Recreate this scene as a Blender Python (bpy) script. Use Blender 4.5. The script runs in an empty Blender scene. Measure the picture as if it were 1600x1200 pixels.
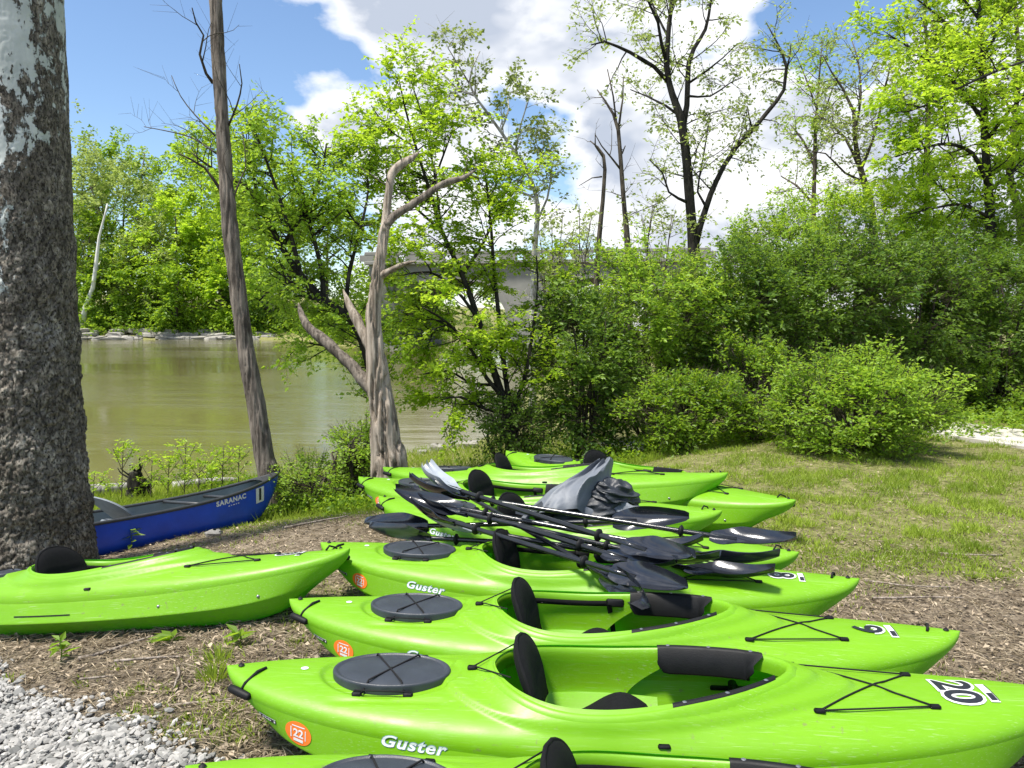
import bpy, math, random
import numpy as np
from mathutils import Vector, Matrix, Euler

random.seed(7)
RNG = np.random.default_rng(11)
S = bpy.context.scene
COL = S.collection

# ------------------------------------------------------------------ camera
F, CX, CY, H, PITCH = 1200.0, 800.0, 600.0, 1.67, math.radians(5.0)
cam_d = bpy.data.cameras.new('camera')
cam_d.sensor_width = 36.0
cam_d.lens = 36.0 * F / 1600.0
cam_d.clip_start = 0.05
cam_d.clip_end = 3000.0
cam = bpy.data.objects.new('camera', cam_d)
COL.objects.link(cam)
cam.location = (0, 0, H)
cam.rotation_euler = (math.radians(90) - PITCH, 0, 0)
S.camera = cam

# ------------------------------------------------------------------ light
SUN_EL, SUN_AZ = math.radians(66), math.radians(236)      # azimuth clockwise from +Y (view direction)
sun_d = bpy.data.lights.new('sun', 'SUN')
sun_d.energy = 4.4
sun_d.angle = math.radians(9.0)
sun_d.color = (1.0, 0.95, 0.86)
sun = bpy.data.objects.new('sun', sun_d)
COL.objects.link(sun)
sdir = Vector((math.sin(SUN_AZ) * math.cos(SUN_EL), math.cos(SUN_AZ) * math.cos(SUN_EL), math.sin(SUN_EL)))
sun.rotation_euler = sdir.to_track_quat('Z', 'Y').to_euler()
S.view_settings.view_transform = 'Standard'
S.view_settings.look = 'None'
S.view_settings.exposure = 0.88
S.view_settings.gamma = 1.0
S.view_settings.use_curve_mapping = False


def ray(px, py):
    x = (px - CX) / F
    y = -(py - CY) / F
    c, s = math.cos(PITCH), math.sin(PITCH)
    return np.array([x, c + y * s, -s + y * c])


def P(px, py, d):
    """world point seen at photo pixel (px,py) lying at distance d in front of the camera"""
    r = ray(px, py)
    return np.array([0, 0, H]) + r * (d / r[1])


def PZ(px, py, z):
    r = ray(px, py)
    return np.array([0, 0, H]) + r * ((z - H) / r[2])


# world: Nishita sky with a cumulus layer
W = bpy.data.worlds.new('World')
S.world = W
W.use_nodes = True
nt = W.node_tree
for n in list(nt.nodes):
    nt.nodes.remove(n)


class NB:
    """small node building helper"""

    def __init__(self, tree):
        self.t = tree

    def n(self, typ, **kw):
        o = self.t.nodes.new(typ)
        for k, v in kw.items():
            if k == 'i':
                for a, b in v.items():
                    if isinstance(b, bpy.types.NodeSocket):
                        self.t.links.new(b, o.inputs[a])
                    else:
                        o.inputs[a].default_value = b
            else:
                setattr(o, k, v)
        return o

    def m(self, op, a, b=None, c=None, clamp=False):
        o = self.t.nodes.new('ShaderNodeMath')
        o.operation = op
        o.use_clamp = clamp
        for k, v in enumerate((a, b, c)):
            if v is None:
                continue
            if isinstance(v, bpy.types.NodeSocket):
                self.t.links.new(v, o.inputs[k])
            else:
                o.inputs[k].default_value = v
        return o.outputs[0]

    def ramp(self, fac, stops, interp='LINEAR'):
        o = self.t.nodes.new('ShaderNodeValToRGB')
        o.color_ramp.interpolation = interp
        els = o.color_ramp.elements
        while len(els) > 1:
            els.remove(els[-1])
        for k, (p, c) in enumerate(stops):
            e = els[0] if k == 0 else els.new(p)
            e.position = p
            if not isinstance(c, (tuple, list)):
                c = (c, c, c)
            e.color = (*c[:3], 1)
        self.t.links.new(fac, o.inputs[0])
        return o.outputs[0]

    def mix(self, fac, a, b, mode='MIX'):
        o = self.t.nodes.new('ShaderNodeMix')
        o.data_type = 'RGBA'
        o.blend_type = mode
        for sock, v in ((o.inputs[0], fac), (o.inputs[6], a), (o.inputs[7], b)):
            if isinstance(v, bpy.types.NodeSocket):
                self.t.links.new(v, sock)
            elif isinstance(v, (tuple, list)):
                sock.default_value = (*v[:3], 1)
            else:
                sock.default_value = v
        return o.outputs[2]

    def noise(self, vec, scale, detail=4, rough=0.55, dist=0.0):
        o = self.n('ShaderNodeTexNoise')
        o.inputs['Scale'].default_value = scale
        o.inputs['Detail'].default_value = detail
        o.inputs['Roughness'].default_value = rough
        o.inputs['Distortion'].default_value = dist
        if vec is not None:
            self.t.links.new(vec, o.inputs['Vector'])
        return o.outputs[0]


nb = NB(nt)
sky = nb.n('ShaderNodeTexSky', sky_type='NISHITA', sun_disc=False, sun_elevation=SUN_EL, sun_rotation=SUN_AZ,
           air_density=1.0, dust_density=0.25, ozone_density=4.0)
tc = nb.n('ShaderNodeTexCoord')


def cloud_density(up, fine):
    mp = nb.n('ShaderNodeMapping', i={'Vector': tc.outputs['Generated'], 'Scale': (1, 1, 1.8), 'Location': (0.3, 0.15, up)})
    d = nb.noise(mp.outputs[0], 4.6, 7 if fine else 4, 0.56, 0.1)
    if not fine:
        return d
    vo = nb.n('ShaderNodeTexVoronoi', feature='F1', i={'Vector': mp.outputs[0], 'Scale': 9.0, 'Detail': 2.0, 'Roughness': 0.5})
    return nb.m('ADD', d, nb.m('MULTIPLY', nb.m('SUBTRACT', 0.50, vo.outputs['Distance']), 0.22))


dens = cloud_density(0.0, True)
above = cloud_density(0.09, False)
# cloud banks and gaps of this afternoon's sky, by direction
for (px, py, rad, amp) in ((225, 110, 0.22, -0.42), (360, 110, 0.07, -0.20), (395, 5, 0.07, 0.20), (155, 165, 0.032, 0.42), (440, 140, 0.055, 0.30), (190, 195, 0.02, 0.2),
                           (570, 40, 0.12, 0.20), (760, 80, 0.13, 0.20), (550, 205, 0.075, 0.18), (870, 215, 0.050, -0.30), (780, 170, 0.040, -0.24), (500, 95, 0.045, -0.22), (590, 120, 0.035, -0.16),
                           (700, 40, 0.05, 0.10), (960, 270, 0.10, 0.20), (1150, 120, 0.17, 0.20), (1330, 12, 0.085, -0.48), (1250, 60, 0.05, -0.10),
                           (1450, 200, 0.20, 0.20), (700, 290, 0.10, 0.15), (250, 260, 0.08, -0.10)):
    v = Vector(ray(px, py)).normalized()
    dn = nb.n('ShaderNodeVectorMath', operation='DISTANCE', i={0: tc.outputs['Generated'], 1: tuple(v)})
    g = nb.n('ShaderNodeMapRange', interpolation_type='SMOOTHERSTEP', i={'Value': dn.outputs['Value'], 'From Min': 0.0, 'From Max': rad * 2.0, 'To Min': amp, 'To Max': 0.0})
    dens = nb.m('ADD', dens, g.outputs[0])
mask = nb.ramp(dens, [(0.395, 0), (0.45, 0.5), (0.52, 1)])
body = nb.ramp(dens, [(0.49, 0), (0.62, 1)])
shade = nb.m('MULTIPLY', body, nb.ramp(above, [(0.40, 0.0), (0.58, 1)]))
ccol = nb.mix(shade, (0.97, 0.975, 0.99), (0.47, 0.525, 0.63))
bg1 = nb.n('ShaderNodeBackground', i={'Color': sky.outputs[0], 'Strength': 0.105})
bg2 = nb.n('ShaderNodeBackground', i={'Color': ccol, 'Strength': 0.68})
mx = nb.n('ShaderNodeMixShader', i={0: mask, 1: bg1.outputs[0], 2: bg2.outputs[0]})
nb.n('ShaderNodeOutputWorld', i={'Surface': mx.outputs[0]})


# ------------------------------------------------------------------ helpers
def tag(o, label=None, cat=None, group=None, kind=None):
    if label:
        o['label'] = label
    if cat:
        o['category'] = cat
    if group:
        o['group'] = group
    if kind:
        o['kind'] = kind
    return o


def empty(name, loc=(0, 0, 0)):
    o = bpy.data.objects.new(name, None)
    o.empty_display_size = 0.1
    o.location = loc
    COL.objects.link(o)
    return o


def mkmesh(name, V, Fa, mats=None, smooth=True, mat_idx=None):
    """V (n,3); Fa: array (m,3)/(m,4) or list of such arrays"""
    V = np.asarray(V, dtype=np.float32).reshape(-1, 3)
    if not isinstance(Fa, list):
        Fa = [Fa]
    Fa = [np.asarray(f, dtype=np.int32) for f in Fa if len(f)]
    me = bpy.data.meshes.new(name)
    me.vertices.add(len(V))
    me.vertices.foreach_set('co', V.ravel())
    tot = np.concatenate([np.full(len(f), f.shape[1], dtype=np.int32) for f in Fa])
    loops = np.concatenate([f.ravel() for f in Fa])
    me.loops.add(len(loops))
    me.loops.foreach_set('vertex_index', loops)
    me.polygons.add(len(tot))
    st = np.concatenate([[0], np.cumsum(tot)[:-1]]).astype(np.int32)
    me.polygons.foreach_set('loop_start', st)
    me.polygons.foreach_set('loop_total', tot)
    me.polygons.foreach_set('use_smooth', np.full(len(tot), bool(smooth)))
    for m in (mats if isinstance(mats, (list, tuple)) else [mats] if mats else []):
        me.materials.append(m)
    if mat_idx is not None:
        me.polygons.foreach_set('material_index', np.asarray(mat_idx, dtype=np.int32))
    me.update(calc_edges=True)
    me.validate()
    return me


def obj(name, me, parent=None, loc=None):
    o = bpy.data.objects.new(name, me)
    COL.objects.link(o)
    if parent is not None:
        o.parent = parent
    if loc is not None:
        o.location = loc
    return o


def attr(me, name, vals):
    a = me.attributes.new(name, 'FLOAT', 'POINT')
    a.data.foreach_set('value', np.asarray(vals, dtype=np.float32))


def h3(ix, iy, iz, seed):
    h = (ix * 374761393 + iy * 668265263 + iz * 2147483647 + seed * 1274126177) & 0x7fffffff
    h = ((h ^ (h >> 13)) * 1274126177) & 0x7fffffff
    return ((h ^ (h >> 16)) & 0xffff) / 65535.0


def vnoise(p, seed=0):
    p = np.asarray(p, dtype=np.float64)
    i = np.floor(p).astype(np.int64)
    f = p - i
    f = f * f * (3 - 2 * f)
    r = 0
    for a in (0, 1):
        for b in (0, 1):
            for c in (0, 1):
                w = (f[..., 0] if a else 1 - f[..., 0]) * (f[..., 1] if b else 1 - f[..., 1]) * (f[..., 2] if c else 1 - f[..., 2])
                r = r + w * h3(i[..., 0] + a, i[..., 1] + b, i[..., 2] + c, seed)
    return r * 2 - 1


def fbm(p, oct=4, seed=0, gain=0.5):
    p = np.asarray(p, dtype=np.float64)
    r, a = 0, 1.0
    for k in range(oct):
        r = r + a * vnoise(p * (2.03 ** k) + 17.3 * k, seed + k)
        a *= gain
    return r


def sm(a, b, x):
    t = np.clip((x - a) / (b - a), 0, 1)
    return t * t * (3 - 2 * t)


def frames(pts):
    pts = np.asarray(pts, float)
    t = np.gradient(pts, axis=0)
    t /= np.linalg.norm(t, axis=1, keepdims=True) + 1e-9
    ref = np.array([0.0, 0, 1.0]) if abs(t[0][2]) < 0.9 else np.array([1.0, 0, 0])
    u = np.zeros_like(pts)
    v = np.zeros_like(pts)
    a = np.cross(ref, t[0])
    a /= np.linalg.norm(a)
    for k in range(len(pts)):
        a = a - t[k] * a.dot(t[k])
        a /= np.linalg.norm(a) + 1e-9
        u[k] = a
        v[k] = np.cross(t[k], a)
    return t, u, v


def resample(pts, rad, step):
    pts = np.asarray(pts, float)
    rad = np.broadcast_to(np.asarray(rad, float), (len(pts),))
    # Catmull-Rom smoothing
    n = len(pts)
    seg = np.linalg.norm(np.diff(pts, axis=0), axis=1)
    P_, R_ = [], []
    for k in range(n - 1):
        p0, p1, p2, p3 = pts[max(k - 1, 0)], pts[k], pts[k + 1], pts[min(k + 2, n - 1)]
        m = max(1, int(seg[k] / step))
        for q in range(m):
            t = q / m
            P_.append(0.5 * ((2 * p1) + (-p0 + p2) * t + (2 * p0 - 5 * p1 + 4 * p2 - p3) * t * t + (-p0 + 3 * p1 - 3 * p2 + p3) * t ** 3))
            R_.append(rad[k] * (1 - t) + rad[k + 1] * t)
    P_.append(pts[-1])
    R_.append(rad[-1])
    return np.array(P_), np.array(R_)


class MB:
    """collects shapes into one mesh"""

    def __init__(self):
        self.V, self.T, self.Q, self.n = [], [], [], 0

    def add(self, V, tris=None, quads=None):
        V = np.asarray(V, float).reshape(-1, 3)
        if tris is not None and len(tris):
            self.T.append(np.asarray(tris, int) + self.n)
        if quads is not None and len(quads):
            self.Q.append(np.asarray(quads, int) + self.n)
        self.V.append(V)
        self.n += len(V)
        return self

    def tube(self, pts, rad, sides=8, cap=True, disp=None):
        pts = np.asarray(pts, float)
        n = len(pts)
        rad = np.broadcast_to(np.asarray(rad, float), (n,))
        t, u, v = frames(pts)
        a = np.arange(sides) * 2 * np.pi / sides
        R = rad[:, None]
        ring = pts[:, None, :] + (R * np.cos(a))[..., None] * u[:, None, :] + (R * np.sin(a))[..., None] * v[:, None, :]
        if disp is not None:
            ring = disp(ring, pts, rad)
        i = np.arange(n - 1)[:, None] * sides
        j = np.arange(sides)[None, :]
        j2 = (j + 1) % sides
        q = np.stack([i + j, i + j2, i + sides + j2, i + sides + j], -1).reshape(-1, 4)
        V = ring.reshape(-1, 3)
        tr = []
        if cap:
            V = np.vstack([V, pts[:1], pts[-1:]])
            c0, c1 = n * sides, n * sides + 1
            for k in range(sides):
                k2 = (k + 1) % sides
                tr.append((c0, k2, k))
                tr.append((c1, (n - 1) * sides + k, (n - 1) * sides + k2))
        self.add(V, tr, q)
        return self

    def grid(self, G, closed_u=False, closed_v=False):
        n, m = G.shape[:2]
        ii = np.arange(n if closed_u else n - 1)[:, None]
        jj = np.arange(m if closed_v else m - 1)[None, :]
        i2, j2 = (ii + 1) % n, (jj + 1) % m
        q = np.stack([ii * m + jj, ii * m + j2, i2 * m + j2, i2 * m + jj], -1).reshape(-1, 4)
        self.add(G.reshape(-1, 3), None, q)
        return self

    def box(self, c, s, rot=None, bev=0.0):
        s = np.asarray(s, float) / 2
        b = min(bev, s.min() * 0.9)
        pts = []
        quads = []
        if b <= 0:
            V = np.array([[x, y, z] for x in (-1, 1) for y in (-1, 1) for z in (-1, 1)]) * s
            quads = [(0, 1, 3, 2), (4, 6, 7, 5), (0, 4, 5, 1), (2, 3, 7, 6), (0, 2, 6, 4), (1, 5, 7, 3)]
            tris = []
        else:
            V, quads, tris = [], [], []
            idx = {}
            for x in (-1, 1):
                for y in (-1, 1):
                    for z in (-1, 1):
                        sg = np.array([x, y, z])
                        for ax in range(3):
                            p = sg * (s - b)
                            p[ax] = sg[ax] * s[ax]
                            idx[(x, y, z, ax)] = len(V)
                            V.append(p)
                        tris.append((idx[(x, y, z, 0)], idx[(x, y, z, 1)], idx[(x, y, z, 2)]))
            for ax in range(3):
                o = [k for k in range(3) if k != ax]
                for sg in (-1, 1):
                    f = []
                    for (p, q) in ((-1, -1), (1, -1), (1, 1), (-1, 1)):
                        k = [0, 0, 0]
                        k[ax] = sg
                        k[o[0]] = p
                        k[o[1]] = q
                        f.append(idx[(*k, ax)])
                    quads.append(f)
            for ax in range(3):
                o = [k for k in range(3) if k != ax]
                for p in (-1, 1):
                    for q in (-1, 1):
                        k0 = [0, 0, 0]
                        k0[o[0]], k0[o[1]] = p, q
                        a0, a1 = list(k0), list(k0)
                        a0[ax], a1[ax] = -1, 1
                        quads.append((idx[(*a0, o[0])], idx[(*a1, o[0])], idx[(*a1, o[1])], idx[(*a0, o[1])]))
            V = np.array(V)
        if rot is not None:
            V = V @ np.array(rot).T
        self.add(V + np.asarray(c, float), tris, quads)
        return self

    def build(self, name, mat, parent=None, smooth=True, sharp=None):
        V = np.vstack(self.V)
        Fa = []
        if self.Q:
            Fa.append(np.vstack(self.Q))
        if self.T:
            Fa.append(np.vstack(self.T))
        me = mkmesh(name, V, Fa, mat, smooth)
        if sharp:
            me.set_sharp_from_angle(angle=math.radians(sharp))
        return obj(name, me, parent)


def lathe_x(prof, sides=16):
    """profile [(x, r)] revolved about local x"""
    a = np.arange(sides) * 2 * np.pi / sides
    pr = np.asarray(prof, float)
    G = np.zeros((len(pr), sides, 3))
    G[..., 0] = pr[:, 0:1]
    G[..., 1] = pr[:, 1:2] * np.cos(a)
    G[..., 2] = pr[:, 1:2] * np.sin(a)
    return G


def copy_tree(o, parent=None):
    c = o.copy()
    COL.objects.link(c)
    if parent is not None:
        c.parent = parent
    for ch in list(o.children):
        copy_tree(ch, c)
    return c


# ------------------------------------------------------------------ materials
def mat(name):
    m = bpy.data.materials.new(name)
    m.use_nodes = True
    t = m.node_tree
    for n in list(t.nodes):
        t.nodes.remove(n)
    b = NB(t)
    out = b.n('ShaderNodeOutputMaterial')
    return m, b, out


def simple(name, col, rough=0.5, var=0.08, scale=20.0, bump=0.0, bscale=80.0, metal=0.0, spec=0.5, coat=0.0):
    m, b, out = mat(name)
    tc = b.n('ShaderNodeTexCoord')
    nz = b.noise(tc.outputs['Object'], scale, 5, 0.6)
    c = b.mix(b.ramp(nz, [(0.3, 0), (0.7, 1)]), tuple(x * (1 - var) for x in col), tuple(min(1, x * (1 + var)) for x in col))
    rr = b.ramp(b.noise(tc.outputs['Object'], scale * 0.6, 6, 0.65), [(0.25, max(0.02, rough - 0.08)), (0.75, min(1, rough + 0.10))])
    p = b.n('ShaderNodeBsdfPrincipled', i={'Base Color': c, 'Roughness': rr, 'Metallic': metal, 'Specular IOR Level': spec, 'Coat Weight': coat})
    if bump > 0:
        bn = b.n('ShaderNodeBump', i={'Height': b.noise(tc.outputs['Object'], bscale, 6, 0.6), 'Strength': bump, 'Distance': 0.01})
        b.t.links.new(bn.outputs[0], p.inputs['Normal'])
    b.t.links.new(p.outputs[0], out.inputs[0])
    return m


def plastic_green():
    m, b, out = mat('green_polyethylene')
    tc = b.n('ShaderNodeTexCoord')
    ge = b.n('ShaderNodeNewGeometry')
    nz = b.noise(tc.outputs['Object'], 3.0, 5, 0.6)
    base = b.mix(b.ramp(nz, [(0.3, 0), (0.7, 1)]), (0.168, 0.400, 0.008), (0.196, 0.435, 0.011))
    # dust film on surfaces and fine scuffs
    sc = b.n('ShaderNodeMapping', i={'Vector': tc.outputs['Object'], 'Scale': (2.0, 30.0, 30.0)})
    scuff = b.ramp(b.noise(sc.outputs[0], 5.0, 8, 0.7), [(0.52, 0), (0.68, 0.34)])
    base = b.mix(scuff, base, (0.27, 0.50, 0.10))
    # hair-thin drag scratches along the boat
    sc2 = b.n('ShaderNodeMapping', i={'Vector': tc.outputs['Object'], 'Scale': (1.1, 90.0, 90.0), 'Rotation': (0, 0.05, 0.04)})
    scr = b.ramp(b.noise(sc2.outputs[0], 3.0, 2, 0.5), [(0.635, 0), (0.67, 0.6)])
    base = b.mix(b.m('MULTIPLY', scr, b.ramp(b.noise(tc.outputs['Object'], 2.5, 3, 0.5), [(0.42, 0), (0.58, 1)])), base, (0.36, 0.52, 0.20))
    # dried mud splashes and dust
    spl = b.ramp(b.noise(tc.outputs['Object'], 38.0, 4, 0.6), [(0.635, 0), (0.67, 0.6)])
    spl = b.m('MULTIPLY', spl, b.ramp(b.noise(tc.outputs['Object'], 3.2, 3, 0.5), [(0.47, 0), (0.60, 1)]))
    base = b.mix(spl, base, (0.20, 0.19, 0.09))
    ox = b.n('ShaderNodeSeparateXYZ', i={0: tc.outputs['Object']})
    low = b.ramp(ox.outputs[2], [(0.0, 1), (0.14, 0)])
    dirt = b.m('MULTIPLY', low, b.ramp(b.noise(tc.outputs['Object'], 9.0, 7, 0.65), [(0.45, 0), (0.68, 0.75)]))
    base = b.mix(dirt, base, (0.13, 0.115, 0.05))
    rr = b.ramp(b.noise(tc.outputs['Object'], 7.0, 6, 0.65), [(0.3, 0.34), (0.7, 0.50)])
    bn = b.n('ShaderNodeBump', i={'Height': b.noise(tc.outputs['Object'], 260.0, 3, 0.5), 'Strength': 0.06, 'Distance': 0.003})
    p = b.n('ShaderNodeBsdfPrincipled', i={'Base Color': base, 'Roughness': rr, 'Specular IOR Level': 0.45, 'Normal': bn.outputs[0]})
    tr = b.n('ShaderNodeBsdfTranslucent', i={'Color': (0.10, 0.75, 0.02, 1)})
    mx = b.n('ShaderNodeMixShader', i={0: 0.22, 1: p.outputs[0], 2: tr.outputs[0]})
    b.t.links.new(mx.outputs[0], out.inputs[0])
    return m


def leaf_mat(name, dark, light, trans, tw=0.42, rough=0.45):
    m, b, out = mat(name)
    at = b.n('ShaderNodeAttribute', attribute_name='tint')
    c = b.mix(at.outputs['Fac'], dark, light)
    ct = b.mix(at.outputs['Fac'], tuple(x * 0.72 for x in trans), trans)
    p = b.n('ShaderNodeBsdfPrincipled', i={'Base Color': c, 'Roughness': rough, 'Specular IOR Level': 0.35})
    t = b.n('ShaderNodeBsdfTranslucent', i={'Color': ct})
    mx = b.n('ShaderNodeMixShader', i={0: tw, 1: p.outputs[0], 2: t.outputs[0]})
    b.t.links.new(mx.outputs[0], out.inputs[0])
    return m


def bark_mat(name, dark, light, scale=6.0, stretch=0.12, bump=0.6):
    m, b, out = mat(name)
    tc = b.n('ShaderNodeTexCoord')
    mp = b.n('ShaderNodeMapping', i={'Vector': tc.outputs['Object'], 'Scale': (1, 1, stretch)})
    n1 = b.noise(mp.outputs[0], scale * 4, 8, 0.65, 0.3)
    n2 = b.noise(tc.outputs['Object'], scale * 0.5, 5, 0.6)
    f = b.m('ADD', b.m('MULTIPLY', n1, 0.75), b.m('MULTIPLY', n2, 0.35))
    c = b.ramp(f, [(0.34, tuple(x * 0.55 for x in dark)), (0.47, dark), (0.62, light), (0.75, tuple(min(1, x * 1.2) for x in light))])
    bn = b.n('ShaderNodeBump', i={'Height': n1, 'Strength': bump, 'Distance': 0.03})
    p = b.n('ShaderNodeBsdfPrincipled', i={'Base Color': c, 'Roughness': 0.9, 'Specular IOR Level': 0.2, 'Normal': bn.outputs[0]})
    b.t.links.new(p.outputs[0], out.inputs[0])
    return m


M = {}
M['green'] = plastic_green()
M['black'] = simple('black_rubber', (0.003, 0.0033, 0.004), 0.6, 0.25, 30, 0.12, 200, spec=0.3)
M['fabric'] = simple('black_seat_fabric', (0.0028, 0.003, 0.0042), 0.85, 0.3, 60, 0.5, 500, spec=0.25)
M['hatch'] = simple('dark_grey_hatch_plastic', (0.030, 0.036, 0.046), 0.42, 0.18, 14, 0.15, 300)
M['cord'] = simple('black_cord', (0.012, 0.012, 0.013), 0.8, 0.3, 200, spec=0.2)
M['white'] = simple('white_vinyl', (0.62, 0.63, 0.64), 0.4, 0.04)
M['silver'] = simple('pale_silver_print', (0.66, 0.72, 0.76), 0.35, 0.05)
M['outline'] = simple('slate_print', (0.20, 0.30, 0.36), 0.4, 0.05)
M['orange'] = simple('orange_vinyl', (0.78, 0.17, 0.02), 0.4, 0.06)
M['ink'] = simple('black_print', (0.012, 0.013, 0.02), 0.4, 0.1)
M['steel'] = simple('bolt_steel', (0.35, 0.36, 0.37), 0.35, 0.1, metal=0.9)
M['blade'] = simple('black_paddle_blade', (0.013, 0.015, 0.021), 0.16, 0.3, 12, 0.05, 30, spec=0.8)
M['blade_pale'] = simple('smoky_grey_paddle_blade', (0.26, 0.29, 0.33), 0.3, 0.15, 12, 0.08, 40, spec=0.6)
M['shaft'] = simple('black_paddle_shaft', (0.012, 0.013, 0.015), 0.18, 0.25, 40, spec=0.6)
M['canoe_blue'] = simple('blue_canoe_plastic', (0.003, 0.052, 0.46), 0.42, 0.14, 6, 0.08, 150)
M['canoe_grey'] = simple('grey_canoe_inside', (0.16, 0.20, 0.21), 0.6, 0.15, 6, 0.1, 100)
M['canoe_trim'] = simple('black_canoe_trim', (0.03, 0.032, 0.034), 0.45, 0.15)
M['seat_grey'] = simple('grey_canoe_seat', (0.20, 0.225, 0.25), 0.55, 0.15, 12, 0.1, 100)
M['nylon'] = simple('grey_nylon', (0.135, 0.150, 0.175), 0.55, 0.12, 5, 0.3, 60)
M['nylon_dark'] = simple('dark_grey_nylon', (0.022, 0.026, 0.033), 0.45, 0.25, 6, 0.4, 50)
M['bark_dead'] = bark_mat('weathered_dead_wood', (0.15, 0.120, 0.090), (0.41, 0.35, 0.285), 5, 0.06, 0.9)
M['bark_lean'] = bark_mat('grey_fissured_bark', (0.075, 0.062, 0.050), (0.235, 0.20, 0.165), 6, 0.10, 1.0)
M['bark_dark'] = bark_mat('dark_bark', (0.014, 0.013, 0.011), (0.042, 0.038, 0.031), 4, 0.2, 0.6)
M['bark_brown'] = bark_mat('brown_bark', (0.038, 0.032, 0.025), (0.11, 0.092, 0.070), 5, 0.2, 0.7)
M['bark_pale'] = bark_mat('pale_bark', (0.19, 0.18, 0.16), (0.46, 0.45, 0.41), 4, 0.3, 0.5)
M['leaf_bright'] = leaf_mat('bright_maple_leaf', (0.146, 0.262, 0.012), (0.323, 0.470, 0.030), (0.62, 0.84, 0.05), 0.55)
M['leaf_mid'] = leaf_mat('mid_green_leaf', (0.083, 0.171, 0.015), (0.201, 0.323, 0.029), (0.44, 0.64, 0.035), 0.50)
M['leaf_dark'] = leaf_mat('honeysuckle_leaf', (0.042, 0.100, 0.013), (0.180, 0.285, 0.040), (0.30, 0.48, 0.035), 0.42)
M['leaf_fresh'] = leaf_mat('fresh_shrub_leaf', (0.128, 0.244, 0.017), (0.305, 0.458, 0.055), (0.56, 0.78, 0.06), 0.50)
M['leaf_pale'] = leaf_mat('pale_willow_leaf', (0.177, 0.238, 0.055), (0.366, 0.439, 0.134), (0.5, 0.62, 0.14), 0.46)
M['leaf_olive'] = leaf_mat('olive_spring_leaf', (0.073, 0.122, 0.030), (0.183, 0.244, 0.067), (0.4, 0.5, 0.09), 0.46)
M['grass'] = leaf_mat('grass_blade', (0.135, 0.215, 0.020), (0.340, 0.440, 0.060), (0.48, 0.60, 0.06), 0.40)
M['straw'] = leaf_mat('dry_straw', (0.21, 0.165, 0.105), (0.62, 0.53, 0.39), (0.30, 0.24, 0.14), 0.15, 0.8)
M['chip'] = leaf_mat('wood_chips', (0.085, 0.066, 0.046), (0.46, 0.375, 0.27), (0.08, 0.06, 0.04), 0.05, 0.9)
M['stone'] = leaf_mat('gravel_stone', (0.13, 0.13, 0.123), (0.42, 0.405, 0.38), (0.1, 0.1, 0.1), 0.0, 0.85)
M['rock'] = simple('bank_limestone', (0.27, 0.255, 0.225), 0.9, 0.35, 1.2, 0.5, 8)
M['concrete'] = simple('bridge_concrete', (0.21, 0.205, 0.185), 0.9, 0.2, 0.6, 0.2, 12)
M['path'] = simple('path_concrete', (0.44, 0.41, 0.37), 0.9, 0.12, 3, 0.3, 60)
M['twig'] = bark_mat('dead_twig', (0.14, 0.115, 0.09), (0.36, 0.31, 0.26), 12, 0.2, 0.4)


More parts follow.
